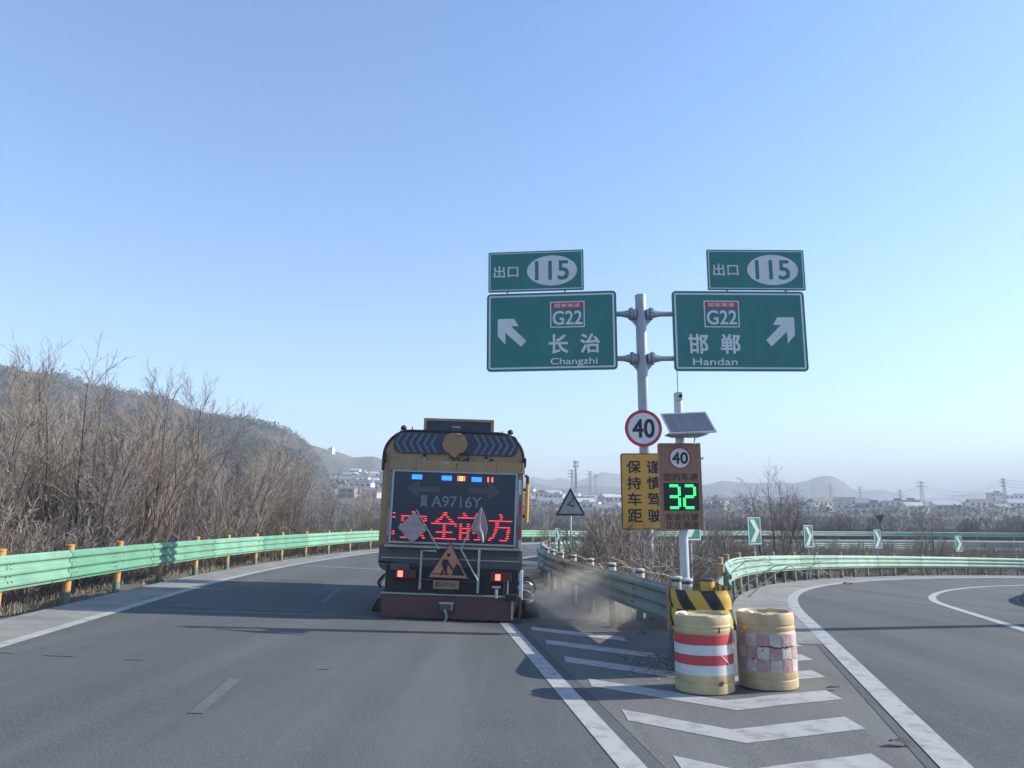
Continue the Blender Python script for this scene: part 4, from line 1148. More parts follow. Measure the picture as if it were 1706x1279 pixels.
# pale reflector strips, side poles, lit white side post
for u, v, m_, w2, h2 in ((861, 838, M_TW, 0.07, 0.42), (866, 812, MATS['white_reflective'], 0.05, 0.25), (865, 886, MATS['sign_red'], 0.05, 0.20), (866, 906, MATS['white_reflective'], 0.04, 0.12), (649, 870, MATS['faded_red_sheet'], 0.07, 0.45), (657, 902, MATS['sign_red'], 0.05, 0.10), (866, 846, MATS['sign_red'], 0.05, 0.22)):
    x, z = T(u, v); MB().box((x, -0.052, z), (w2, 0.012, h2)).build('reflector_strip', m_, truck)
def side_pole(u0, v0, v1, m_, cap, r=0.035):
    x, z0 = T(u0, v1); _, z1 = T(u0, v0)
    o = MB().tube([(x, 0.1, z0), (x, 0.1, z1)], r, 10).build('flag_tube', m_, truck, smoothed=True)
    if cap:
        MB().tube([(x, 0.1, z1), (x, 0.1, z1 + 0.12), (x - 0.05 * cap, 0.1, z1 + 0.15)], 0.03, 8).build('tube_cap', M_TB, o)
    MB().box((x + (0.05 if u0 < 750 else -0.05), 0.12, z0 + 0.1), (0.14, 0.05, 0.05)).build('tube_clamp', M_TB, o)
    MB().box((x + (0.05 if u0 < 750 else -0.05), 0.12, z1 - 0.1), (0.14, 0.05, 0.05)).build('tube_clamp', M_TB, o)
side_pole(634.5, 800, 862, mat('dull_brown_tube', (0.16, 0.12, 0.075), 0.5), -0.6)
side_pole(877, 806, 870, mat('yellow_tube', (0.62, 0.36, 0.06), 0.4), 1)
x, z = T(634, 880); MB().tube([(x, 0.1, z - 0.28), (x, 0.1, z + 0.2)], 0.012, 6).build('pipe', M_TB, truck)
x, z = T(866, 975); MB().box((x + 0.02, 0.10, z), (0.06, 0.12, 0.48)).build('white_guard', mat('white_enamel', (0.75, 0.75, 0.72), 0.4), truck, bevel=0.01)
x, z = T(858, 1015); MB().box((x + 0.08, 0.05, z), (0.05, 0.10, 0.40)).build('guard_leg', M_TR, truck, bevel=0.008)
# wheels, chassis, cab (mostly hidden)
for yy in (1.35, 4.9):
    for sx in (-1, 1):
        for off in ((0.0, 0.30) if yy < 2 else (0.0,)):
            tyre = MB().lathe([(0.27, -0.13), (0.44, -0.13), (0.48, -0.09), (0.48, 0.09), (0.44, 0.13), (0.27, 0.13)], 28).build('wheel', M_RUBBER, truck, smoothed=True)
            tyre.rotation_euler = (0, pi / 2, 0); tyre.location = (cx + sx * (1.0 - off), yy, 0.48)
            rm = MB().lathe([(0.001, 0.02), (0.20, 0.02), (0.27, 0.10), (0.28, 0.131), (0.26, 0.131)], 20).build('rim', M_TW, tyre, smoothed=True)
            if sx < 0: rm.rotation_euler = (pi, 0, 0)
MB().box((cx, 2.9, 0.72), (0.85, 5.6, 0.22)).build('chassis', M_TB, truck)
cabp = [(-1.1, 0.5), (1.1, 0.5), (1.12, 1.5), (1.02, 2.55), (0.9, 2.68), (-0.9, 2.68), (-1.02, 2.55), (-1.12, 1.5)]
cab = MB().prism([(cx + a, b) for a, b in cabp], LEN - 2.0, LEN - 0.1).build('cab', M_TY, truck, bevel=0.05)
for sx in (-1, 1):
    MB().prism([(LEN - 1.6, 1.6), (LEN - 0.5, 1.6), (LEN - 0.6, 2.4), (LEN - 1.5, 2.4)], 0, 0.02).build('side_window', M_TN, cab).matrix_local = Matrix.Translation((cx + sx * 1.1, 0, 0)) @ Matrix.Rotation(pi / 2, 4, 'Z')
# side brushes with hydraulic hoses
def brush(u, v, sg):
    x, z = T(u, v)
    b = link('side_brush', None, truck); b.location = (x, 0.9, 0)
    MB().lathe([(0.001, 0.30), (0.12, 0.30), (0.15, 0.24), (0.001, 0.23)], 20).build('brush_plate', M_TD, b)
    mb = MB(); q = random.Random(5)
    for k in range(170):
        a = 2 * pi * k / 170; rr1 = q.uniform(0.18, 0.26)
        mb.tube([(0.12 * cos(a), 0.12 * sin(a), 0.24), (0.19 * cos(a + .1), 0.19 * sin(a + .1), 0.12), (rr1 * cos(a + .2), rr1 * sin(a + .2), 0.0)], [0.007, 0.006, 0.004], 3, 0, False)
    o = mb.build('bristles', mat('straw_bristle', (0.07, 0.068, 0.06), 0.8), b); o['kind'] = 'stuff'
    for k in range(3):
        MB().tube(catmull([(-sg * 0.25, 0.05 * k, 0.50), (-0.02 * sg, -0.04 + 0.04 * k, 0.60 + 0.04 * k), (sg * (0.10 + 0.03 * k), 0.0, 0.52), (sg * 0.09, 0.0, 0.40), (0, 0, 0.32)], 6), 0.013, 7).build('hose', M_TB if k else M_STEEL, b, smoothed=True)
    MB().tube([(-sg * 0.3, 0.1, 0.5), (0, 0.05, 0.42), (sg * 0.1, 0, 0.36)], 0.03, 8).build('brush_arm', M_TW, b)
brush(628, 1000, -1); brush(879, 1000, 1)

# things carried on the back of the truck
def on_truck(name, label, cat, u, v, yoff):
    x, z = T(u, v)
    M = Matrix.Translation(truck.location) @ truck.rotation_euler.to_matrix().to_4x4() @ Matrix.Translation((x, yoff, z))
    o = thing(name, label, cat); o.matrix_world = M; o.location = M.translation; o.rotation_euler = M.to_euler(); return o, (x, z)
def rel(o, u, v): x, z = T(u, v); return x - o[0], z - o[1]
s, o = on_truck('roadwork_sign', 'orange triangular roadworks sign fixed to the back of the sweeper truck', 'road sign', 750, 937, -0.16)
P = [rel(o, 714, 961), rel(o, 782, 964), rel(o, 752, 903)]
MB().prism(P, 0, 0.025).build('board', M_TN, s, bevel=0.004)
cxm = (sum(p[0] for p in P) / 3, sum(p[1] for p in P) / 3)
sc_ = lambda k: [(cxm[0] + (p[0] - cxm[0]) * k, cxm[1] + (p[1] - cxm[1]) * k) for p in P]
MB().ring(sc_(0.93), sc_(0.86), -0.005, 0.001).build('border', mat('pale_red_edge', (0.45, 0.20, 0.16), 0.5), s)
MB().prism(sc_(0.86), -0.004, 0.001).build('orange_face', mat('sign_orange', (0.50, 0.20, 0.11), 0.5, 0, 0.12, 5), s)
mb = MB(); f_ = lambda u, v: (rel(o, u, v)[0], -0.012, rel(o, u, v)[1])
mb.ball(f_(749, 923.5), 0.028, 6)
mb.tube([f_(744, 931), f_(743, 945)], [0.04, 0.045], 6)
mb.tube([f_(743, 944), f_(736, 957)], 0.020, 6); mb.tube([f_(744, 944), f_(745, 957)], 0.020, 6)
mb.tube([f_(746, 933), f_(751, 941), f_(757, 949)], 0.016, 6); mb.tube([f_(741, 932), f_(738, 941)], 0.016, 6)
mb.v = [(x, max(-0.016, min(-0.006, y)), z) for x, y, z in mb.v]
mb.build('worker_symbol', M_SBLACK, s)
MB().prism([rel(o, 753, 957), rel(o, 775, 958), rel(o, 768, 943), rel(o, 762, 937)], -0.007, 0.0).build('heap_symbol', M_SBLACK, s)
MB().prism([rel(o, 722, 955), rel(o, 751, 956.5), rel(o, 751, 955), rel(o, 722, 953.5)], -0.007, 0.0).build('ground_symbol', M_SBLACK, s)
M_FLAG = mat('washed_pink_cloth', (0.46, 0.35, 0.35), 0.85, 0, 0, 5, col2=(0.36, 0.27, 0.28))
s, o = on_truck('signal_flag', 'flat diamond shaped faded pink flag on a leaning stick, left of the triangular sign', 'flag', 712, 880, -0.20)
a, b = rel(o, 733, 914), rel(o, 696, 849)
MB().tube([(a[0], 0, a[1]), (b[0], 0, b[1])], 0.014, 8).build('flag_stick', M_TW, s)
mb = MB(); C4 = [rel(o, 694, 852), rel(o, 713.5, 883), rel(o, 689, 905), rel(o, 666, 878)]; N = 12
for i in range(N + 1):
    for j in range(N + 1):
        p, q = i / N, j / N
        x = (C4[0][0] * (1 - p) + C4[1][0] * p) * (1 - q) + (C4[3][0] * (1 - p) + C4[2][0] * p) * q
        z = (C4[0][1] * (1 - p) + C4[1][1] * p) * (1 - q) + (C4[3][1] * (1 - p) + C4[2][1] * p) * q
        mb.v.append((x, -0.012 - 0.016 * q + 0.008 * sin(z * 46), z))
for i in range(N):
    for j in range(N): k = i * (N + 1) + j; mb.f.append((k, k + 1, k + N + 2, k + N + 1)); mb.m.append(0)
o_ = mb.build('flag_cloth', M_FLAG, s, smoothed=True); sm = o_.modifiers.new('thick', 'SOLIDIFY'); sm.thickness = 0.004
s, o = on_truck('signal_flag', 'drooping folded pale pink flag on a leaning stick, right of the triangular sign', 'flag', 795, 880, -0.20)
a, b, d = rel(o, 797, 966), rel(o, 769, 914), rel(o, 803, 846)
MB().tube([(b[0], 0, b[1]), (d[0], 0, d[1])], 0.014, 8).build('flag_stick', M_TW, s)
MB().tube([(a[0], 0.02, a[1]), (b[0], 0.02, b[1])], 0.014, 8).build('stick_brace', M_STEEL, s)
mb = MB(); L1 = [rel(o, 803, 846), rel(o, 791, 872), rel(o, 788, 884), rel(o, 797, 891), rel(o, 804, 905)]; R1 = [rel(o, 804, 846), rel(o, 810, 862), rel(o, 813, 878), rel(o, 812, 888), rel(o, 808, 901)]
def lerpP(P, t): k = min(int(t * (len(P) - 1)), len(P) - 2); f2 = t * (len(P) - 1) - k; return P[k][0] * (1 - f2) + P[k + 1][0] * f2, P[k][1] * (1 - f2) + P[k + 1][1] * f2
NU, NV = 16, 14
for i in range(NV + 1):
    l, r_ = lerpP(L1, i / NV), lerpP(R1, i / NV)
    for j in range(NU + 1):
        q = j / NU; mb.v.append((l[0] + (r_[0] - l[0]) * q, -0.02 + 0.045 * sin(q * 9.0 + 0.5) * (i / NV) ** 0.6, l[1] + (r_[1] - l[1]) * q))
for i in range(NV):
    for j in range(NU): k = i * (NU + 1) + j; mb.f.append((k, k + 1, k + NU + 2, k + NU + 1)); mb.m.append(0)
o_ = mb.build('flag_cloth', M_FLAG, s, smoothed=True); sm = o_.modifiers.new('thick', 'SOLIDIFY'); sm.thickness = 0.004

# unseen post added inside the ramp loop, just out of frame, that throws the bar of shade across the ramp
q = thing('shadow_post', 'unseen grey post added inside the ramp loop to throw shade across the ramp', 'post', (11.5, 13.6, -0.2))
MB().tube([(0, 0, 0), (0, 0, 3.6)], 0.16, 14).build('post', M_POLE, q, smoothed=True)
MB().lathe([(0.2, 3.58), (0.2, 3.62), (0.02, 3.7)], 14).build('post_cap', M_POLE, q)

# scraps on the road
M_SCRAP = mat('dark_scrap', (0.03, 0.03, 0.032), 0.7)
for (u, v, sc, lab) in ((1413, 973, 0.30, 'black torn scrap lying on the outer line of the ramp'), (1389, 1147, 0.10, 'small dark scrap on the gore beside the ramp line'), (1500, 1240, 0.14, 'small dark scrap in the gore nearest the bottom of the picture')):
    for Y in [k * 0.05 for k in range(80, 800)]:
        p = at(u, v, Y)
        if p.z <= ground_z(p.x, Y) + 0.02: break
    mb = MB(); q = random.Random(u); N = 9
    mb.v = [(sc * cos(2 * pi * k / N) * q.uniform(0.5, 1), 0.45 * sc * sin(2 * pi * k / N) * q.uniform(0.4, 1), q.uniform(0.0, 0.25) * sc) for k in range(N)] + [(0, 0, 0.22 * sc)]
    mb.f = [(k, (k + 1) % N, N) for k in range(N)]; mb.m = [0] * N
    o = mb.build('road_scrap', M_SCRAP); o.location = (p.x, Y, ground_z(p.x, Y) + 0.02); tag(o, lab, 'scrap', 'scraps on the road')

# ------------------------------------------------------------------ bare trees and brush
M_BARK = mat('grey_bark', (0.125, 0.105, 0.09), 0.9, 0, 0, 1.4, col2=(0.085, 0.07, 0.06))
M_BARKD = mat('dark_bark', (0.05, 0.043, 0.04), 0.9)
M_TWIG = mat('bare_twigs', (0.29, 0.25, 0.22), 0.9, 0, 0, 0.5, col2=(0.205, 0.175, 0.158), rnd=0.22)
M_TWIG2 = mat('pale_twigs', (0.33, 0.275, 0.22), 0.9, 0, 0, 0.5, col2=(0.22, 0.18, 0.15), rnd=0.22)
M_TWIGD = mat('dark_twigs', (0.145, 0.125, 0.115), 0.9, 0, 0, 0.5, col2=(0.10, 0.088, 0.082), rnd=0.22)
def branch(mb, rng, p, d, L, r0, r1, nseg, wob, up, sides, mi=0):
    pts = [p.copy()]; dirs = [d.copy()]
    for k in range(nseg):
        d = (d + Vector((rng.gauss(0, wob), rng.gauss(0, wob), rng.gauss(0, wob) + up))).normalized()
        p = p + d * (L / nseg); pts.append(p.copy()); dirs.append(d.copy())
    rad = [r0 + (r1 - r0) * k / nseg for k in range(nseg + 1)]
    mb.tube(pts, rad, sides, mi, False)
    return pts, dirs
def tree_meshes(name, seed, h, stems, spread, n1, n2, n3, tw, bark, twig, up=0.10, low=0.22, sides=3):
    rng = random.Random(seed); tb, cr = MB(), MB()
    for i in range(stems):
        a = rng.uniform(0, 2 * pi); ph = rng.uniform(0.1, 1) * spread
        d = Vector((sin(ph) * cos(a), sin(ph) * sin(a), cos(ph)))
        L = h * rng.uniform(0.65, 0.95); r0 = 0.012 * h * rng.uniform(0.6, 1.1)
        p = Vector((rng.gauss(0, 0.05 * h * 0.5), rng.gauss(0, 0.05 * h * 0.5), -0.3))
        pts, dirs = branch(tb, rng, p, d, L, r0, tw, 8, 0.055, up * 0.25, 5)
        for j in range(n1):
            t = low + (1 - low) * (j + rng.random()) / n1; k = min(int(t * 8), 7)
            q = pts[k].lerp(pts[k + 1], t * 8 - k)
            az = rng.uniform(0, 2 * pi); side = dirs[k].orthogonal().normalized(); side.rotate(Matrix.Rotation(az, 3, dirs[k]))
            dd = (dirs[k] + side * rng.uniform(0.4, 0.9)).normalized()
            L1 = L * rng.uniform(0.22, 0.42) * (1.15 - 0.6 * t); r1 = max(tw * 1.1, r0 * (1 - t) * 0.45)
            p1, d1 = branch(cr, rng, q, dd, L1, r1, tw * 0.8, 4, 0.10, up, sides)
            for m in range(n2):
                t2 = 0.2 + 0.8 * (m + rng.random()) / n2; k2 = min(int(t2 * 4), 3)
                q2 = p1[k2].lerp(p1[k2 + 1], t2 * 4 - k2)
                s2 = d1[k2].orthogonal().normalized(); s2.rotate(Matrix.Rotation(rng.uniform(0, 2 * pi), 3, d1[k2]))
                dd2 = (d1[k2] + s2 * rng.uniform(0.4, 0.9)).normalized(); L2 = L1 * rng.uniform(0.3, 0.6)
                p2, d2 = branch(cr, rng, q2, dd2, L2, tw * 0.9, tw * 0.55, 2, 0.12, up, sides)
                for _ in range(n3):
                    t3 = rng.uniform(0.2, 1); k3 = min(int(t3 * 2), 1); q3 = p2[k3].lerp(p2[k3 + 1], t3 * 2 - k3)
                    s3 = d2[k3].orthogonal().normalized(); s3.rotate(Matrix.Rotation(rng.uniform(0, 2 * pi), 3, d2[k3]))
                    branch(cr, rng, q3, (d2[k3] + s3 * rng.uniform(0.3, 0.9)).normalized(), L2 * rng.uniform(0.3, 0.6), tw * 0.6, tw * 0.4, 1, 0.1, up, sides)
    return tb.mesh(name + '_trunk', bark, smoothed=True), cr.mesh(name + '_crown', twig, smoothed=True)
def plant(name, cat, label, group, pair, x, y, sc, rng, lean=0.05, zo=0.0):
    t = thing(name, label, cat, (x, y, ground_z(x, y) + zo), (rng.gauss(0, lean), rng.gauss(0, lean), rng.uniform(0, 2 * pi)), group)
    t.scale = (sc, sc, sc * rng.uniform(0.9, 1.12))
    link('trunk', pair[0], t); link('crown', pair[1], t)
    return t
rng = random.Random(21)
TALL = [tree_meshes('tall', 100 + k, 6.0, (4, 5, 6, 5, 3, 4)[k], (0.35, 0.30, 0.40, 0.28, 0.22, 0.34)[k], 14, 7, 3, 0.0068, M_BARK, (M_TWIG, M_TWIG2)[k % 2]) for k in range(6)]
DARK = tree_meshes('dark', 140, 6.0, 6, 0.42, 10, 5, 3, 0.008, M_BARKD, M_TWIG)
SHRUB = [tree_meshes('shrub', 160 + k, 1.9, 9, 0.75, 7, 4, 2, 0.0055, M_BARK, (M_TWIG2, M_TWIG)[k % 2], 0.04, 0.12) for k in range(5)]
FAR = [tree_meshes('far', 180 + k, 7.0, 4, 0.5, 10, 6, 2, 0.026, M_TWIGD, M_TWIGD, 0.08, 0.2) for k in range(4)]
LEFTLAB = 'bare grey-brown tree in the dense thicket behind the left guardrail'
def off_main(r, s): return main_xy(r, s)
def left_label(s, row):
    a = ('at the left end of the thicket', 'in the middle of the thicket', 'at the thicket end towards the truck')[0 if s < -6 else 1 if s < 6 else 2]
    return ('bare tree just behind the guardrail ', 'bare tree one row back ', 'tall bare tree in the rear row ')[row] + a
n_t = 0
for row, (r0, r1, st) in enumerate(((67.6, 69.6, 1.5), (69.6, 72.0, 1.5), (72.0, 77.0, 1.6))):
    s = -14.0
    while s < 21:
        r = rng.uniform(r0, r1); x, y = off_main(r, s + rng.uniform(-0.8, 0.8))
        # crown line of the thicket: high at the left, dropping towards the truck
        base = 1.06 if s < 11 else 1.06 - 0.42 * smooth((s - 11) / 7)
        sc = base * (0.86, 1.05, 1.22)[row] * rng.uniform(0.74, 1.10) * (1.0 if s > -3 else 0.76)
        if s > 14 and rng.random() < 0.6:
            s += st; continue
        plant('bare_tree', 'tree', left_label(s, row), 'bare trees of the left thicket', rng.choice(TALL), x, y, sc, rng, 0.09); n_t += 1
        s += st * rng.uniform(0.75, 1.25)
dk = at(118, 850, 21.5); plant('bare_tree', 'tree', 'bare tree with several dark forking trunks near the left edge of the thicket', 'bare trees of the left thicket', DARK, dk.x, 21.5, 1.08, rng, 0.02)
# understorey shrubs of the thicket
for k in range(70):
    s = rng.uniform(-18, 18); x, y = off_main(rng.uniform(67.0, 70.5), s)
    plant('bare_shrub', 'shrub', 'low bare shrub at the foot of the thicket, ' + ('left end' if s < -6 else 'middle' if s < 6 else 'towards the truck'), 'shrubs below the left thicket', rng.choice(SHRUB), x, y, rng.uniform(0.8, 1.35), rng, 0.15)
# dark evergreen bushes at the far left
def evergreen(seed, h, m):
    q = random.Random(seed); tb, cr = MB(), MB(); tb.tube([(0, 0, -0.3), (0, 0, h * 0.9)], [0.05, 0.01], 6, 0, False)
    for k in range(2600):
        t = q.random() ** 0.8; R0 = h * 0.30 * (1 - t) * (0.55 + 0.45 * q.random()) + 0.05; a = q.uniform(0, 2 * pi)
        R0 *= 0.75 + 0.35 * mnoise.noise(Vector((cos(a) * 2, sin(a) * 2, t * 5 + seed)))
        p = Vector((R0 * cos(a), R0 * sin(a), 0.1 + t * h * 0.95 - 0.15 * R0))
        d = Vector((cos(a) + q.gauss(0, .4), sin(a) + q.gauss(0, .4), q.gauss(0.2, .5))).normalized() * q.uniform(0.08, 0.16); w = d.orthogonal().normalized() * 0.018
        cr.face([p - w, p + d, p + w])
    return tb.mesh('evergreen_trunk', M_BARKD), cr.mesh('evergreen_crown', m)
M_EVG = mat('dark_evergreen', (0.035, 0.058, 0.040), 0.85, 0, 0, 3, col2=(0.055, 0.08, 0.055))
EVG = [evergreen(1, 3.0, M_EVG), evergreen(2, 2.4, M_EVG)]
for k, (u, yy, sc) in enumerate(((-25, 17.5, 0.95), (22, 18.6, 0.75), (52, 20.5, 0.85), (-5, 20.5, 1.05), (70, 23.5, 0.9))):
    p = at(u, 880, yy)
    plant('evergreen_bush', 'bush', 'dark green conifer bush half hidden in the thicket at the left edge', 'evergreen bushes in the thicket', EVG[k % 2], p.x, yy, sc, rng, 0.03)

def island_label(x, y):
    u = 853 + F * x / y
    if y > 46: return 'low bare shrub far back on the island beneath the distant rails'
    if u < 1000: return 'bare tangled shrub behind the white-post guardrail near the triangular sign'
    if u < 1110: return 'bare tangled shrub round the foot of the tall sign pole'
    if u < 1230: return 'bare tangled shrub behind the speed display pole'
    if u < 1400: return 'bare tangled shrub behind the mint guardrail near the largest chevron signs'
    return 'bare tangled shrub behind the right half of the mint guardrail'
# brush filling the island between the two guardrails
cnt = 0
for k in range(2600):
    x, y = rng.uniform(0, 46), rng.uniform(11, 70)
    r1, _ = main_rs(x, y); r2, _ = ramp_rs(x, y)
    if r1 > 55.3 or r2 < 40.0 or y < 12.2: continue
    if abs(x) > 0.72 * y + 2: continue
    dens = 1.0 if y < 30 else 0.65
    if rng.random() > dens * 0.42: continue
    if abs(x - pole_x) < 0.5 and abs(y - YS) < 0.5 or y < 13.5 and rng.random() < 0.6: continue
    sc = rng.uniform(0.75, 1.35) * (1.0 if x < 9 else 0.80)
    if y < 14: sc *= 0.62
    # keep the far rails in view: lower brush further out
    if x > 12: sc *= 0.85
    plant('bare_shrub', 'shrub', island_label(x, y), 'brush shrubs on the island', rng.choice(SHRUB), x, y, sc, rng, 0.18); cnt += 1
    if cnt > 285: break
# small bare trees of the island
for u, vb, vt, yy, dark in ((1282, 925, 782, 30, True), (1330, 925, 835, 33, False), (1300, 925, 815, 31.5, False), (1545, 935, 858, 48, True), (1528, 935, 875, 49, True), (1215, 915, 850, 27, False), (985, 930, 842, 25, False), (1010, 930, 850, 31, False), (1030, 930, 855, 24, False), (905, 905, 855, 48, False), (1190, 920, 850, 36, False)):
    p = at(u, vt, yy); g = ground_z(p.x, yy)
    t = plant('bare_tree', 'tree', 'dark bare tree on the island behind the mint guardrail' if dark else 'slender bare sapling rising from the island brush', 'small bare trees on the island', DARK if dark else TALL[(u // 7) % 6], p.x, yy, (p.z - g) / 5.6, rng, 0.03)
# pale fallen canes over the brush
mb = MB(); q = random.Random(9)
M_CANE = mat('pale_cane', (0.40, 0.36, 0.30), 0.9)
for k in range(26):
    x, y = q.uniform(1.8, 4.6), q.uniform(14, 22); g = ground_z(x, y)
    a = q.uniform(-0.5, 0.6) + (pi if q.random() < 0.5 else 0); L = q.uniform(0.8, 2.0)
    mb.tube([(x + L * t * cos(a), y + L * t * sin(a) * 0.4, g + 0.35 + 0.9 * sin(t * 2.4) * 0.6 + q.gauss(0, 0.03)) for t in frange(0, 1, 6)], [0.014 - 0.0015 * j for j in range(7)], 4, 0, False)
o = mb.build('fallen_canes', M_CANE); tag(o, 'pale bent dead canes tangled over the brush near the tall sign pole', 'canes', kind='stuff')

# tangled canes and dead stems that fill the brush
mb = MB(); q = random.Random(19)
def cane(x, y, L, w):
    g = ground_z(x, y) - 0.05; a = q.uniform(0, 2 * pi); b = q.uniform(0.1, 1.0); n = 3; i = len(mb.v); P = []
    for k in range(n + 1):
        t = k / n; rr2 = L * t * sin(b) * (0.5 + 0.6 * t); P.append(Vector((x + rr2 * cos(a) + q.gauss(0, .02), y + rr2 * sin(a) + q.gauss(0, .02), g + L * t * cos(b * (0.6 + 0.6 * t)))))
    mb.tube(P, [w, w * .8, w * .6, w * .35], 3, 0, False)
for k in range(30000):
    if k < 19000:
        x, y = q.uniform(0.5, 44), 12.5 + 58 * q.random() ** 1.5
        if main_rs(x, y)[0] > 55.6 or ramp_rs(x, y)[0] < 39.8 or abs(x) > 0.72 * y + 2: continue
        hgt_ = 1.0 if x < 10 else 0.75
        if y < 14: hgt_ *= 0.6
        for _ in range(2): cane(x + q.gauss(0, .2), y + q.gauss(0, .2), hgt_ * q.uniform(0.6, 1.7), q.uniform(0.004, 0.009))
    else:
        x, y = main_xy(q.uniform(66.8, 72), q.uniform(-18, 22)); cane(x, y, q.uniform(0.5, 2.4), q.uniform(0.004, 0.010))
o = mb.build('brush_undergrowth', M_TWIG2, smoothed=True); tag(o, 'tangle of dead grey-brown stems filling the brush behind the guardrails', 'undergrowth', kind='stuff')

# dry grass along the edges
M_GRASS = mat('dry_grass', (0.30, 0.245, 0.16), 0.9, 0, 0, 0.8, col2=(0.15, 0.125, 0.085))
mb = MB(); q = random.Random(4)
def tuft(x, y, h, n):
    g = ground_z(x, y) - 0.03
    for _ in range(n):
        a = q.uniform(0, 2 * pi); l = h * q.uniform(0.5, 1.2); bx_, by_ = x + q.gauss(0, .07), y + q.gauss(0, .07)
        le = q.uniform(0.15, 0.7) * l; w = 0.006
        ca, sa = cos(a), sin(a)
        i = len(mb.v)
        mb.v += [(bx_ - sa * w, by_ + ca * w, g), (bx_ + sa * w, by_ - ca * w, g), (bx_ + le * .4 * ca + sa * w * .7, by_ + le * .4 * sa - ca * w * .7, g + l * .7), (bx_ + le * .4 * ca - sa * w * .7, by_ + le * .4 * sa + ca * w * .7, g + l * .7), (bx_ + le * ca, by_ + le * sa, g + l)]
        mb.f += [(i, i + 1, i + 2, i + 3), (i + 3, i + 2, i + 4)]; mb.m += [0, 0]
for k in range(2400):
    sg_ = q.uniform(-18, 34); w_ = 0.5 + mnoise.noise(Vector((sg_ * 0.45, 2.0, 0)))
    if q.random() > w_ + 0.1: continue
    x, y = main_xy(65.5 + abs(q.gauss(0, 1.3)), sg_); tuft(x, y, q.uniform(0.08, 0.20) + 0.28 * max(0, w_ - 0.3) * q.random(), 6)
for k in range(900):
    x, y = ramp_xy(39.25 + abs(q.gauss(0, 0.7)), q.uniform(9, 60)); tuft(x, y, q.uniform(0.08, 0.25), 5)
for k in range(2200):
    x, y = q.uniform(1.5, 40), q.uniform(12.5, 60)
    if main_rs(x, y)[0] > 55.8 or ramp_rs(x, y)[0] < 39.5: continue
    tuft(x, y, q.uniform(0.2, 0.6), 7)
o = mb.build('dry_grass', M_GRASS); tag(o, 'dry straw coloured grass along the guardrails and among the brush', 'grass', kind='stuff')

def town_place(az):
    u = 853 + F * math.tan(az)
    if u < 650: return 'left of the truck'
    if u < 900: return 'behind the truck'
    if u < 1000: return 'round the triangular warning sign'
    if u < 1180: return 'behind the speed display and amber board'
    if u < 1320: return 'near the largest chevron sign'
    if u < 1440: return 'below the rounded mountain'
    if u < 1570: return 'between the third and farthest chevron signs'
    return 'at the right end of the town'
# ------------------------------------------------------------------ beyond the curve: trees, town, pylons
for k in range(1800):
    az = rng.uniform(-0.42, 0.66); d = 88 + 300 * rng.random() ** 1.4
    x, y = d * sin(az), d * cos(az)
    if main_rs(x, y)[0] < 70 or (az < -0.1 and d > 190): continue
    if n_t > 290: break
    p_z = ground_z(x, y)
    vtop = 861 + 9 * mnoise.noise(Vector((az * 14, 0, 0))) - (10 if az > 0.35 else 0)
    htop = at(853 + F * az, vtop, y).z - p_z
    sc = max(0.28, min(1.15, htop / 7.0)) * rng.uniform(0.55, 1.05)
    plant('bare_tree', 'tree', 'distant bare tree before the town, ' + town_place(az), 'distant bare trees before the town', rng.choice(FAR), x, y, sc, rng, 0.05); n_t += 1
mb = MB(); q = random.Random(53)
for k in range(26000):
    az = q.uniform(-0.5, 0.70); d = 86 + 300 * q.random() ** 1.5; x, y = d * sin(az), d * cos(az)
    if main_rs(x, y)[0] < 67.5: continue
    g = ground_z(x, y); hgt = q.uniform(0.8, 2.6) * (1 + 0.6 * mnoise.noise(Vector((x * .05, y * .05, 1))))
    for _ in range(4):
        bx_, by_ = x + q.gauss(0, .5), y + q.gauss(0, .5); w_ = 0.03 + d * 0.00012; l_ = q.gauss(0, .35) * hgt
        mb.face([(bx_ - w_, by_, g - .1), (bx_ + w_, by_, g - .1), (bx_ + l_, by_ + q.gauss(0, .3), g + hgt * q.uniform(.6, 1.2))])
o = mb.build('far_scrub', M_TWIGD); tag(o, 'grey-brown scrub on the low ground beyond the distant guardrail', 'scrub', kind='stuff')
# wooded ground between the town houses: many small crowns that read as one mass
mb = MB(); q = random.Random(31)
for k in range(5200):
    az = q.uniform(-0.48, 0.70); d = 330 + 900 * q.random() ** 1.2; x, y = d * sin(az), d * cos(az)
    if az < -0.10 and q.random() < 0.85: continue
    g = ground_z(x, y); hgt = q.uniform(3, 8) * (0.7 if q.random() < 0.6 else 1.0)
    for _ in range(9):
        c_ = Vector((x + q.gauss(0, hgt * .35), y + q.gauss(0, hgt * .35), g + hgt * q.uniform(0.05, 0.9)))
        d1 = Vector((q.gauss(0, 1), q.gauss(0, 1), q.gauss(0, 1))).normalized() * hgt * 0.20; d2 = d1.orthogonal().normalized() * hgt * 0.12
        mb.face([c_ - d1, c_ + d2, c_ + d1])
o = mb.build('far_woods', mat('winter_woods', (0.10, 0.09, 0.075), 0.95, 0, 0, 0.01, col2=(0.05, 0.055, 0.045))); tag(o, 'hazy brown winter woods scattered between the houses of the far town', 'woods', kind='stuff')
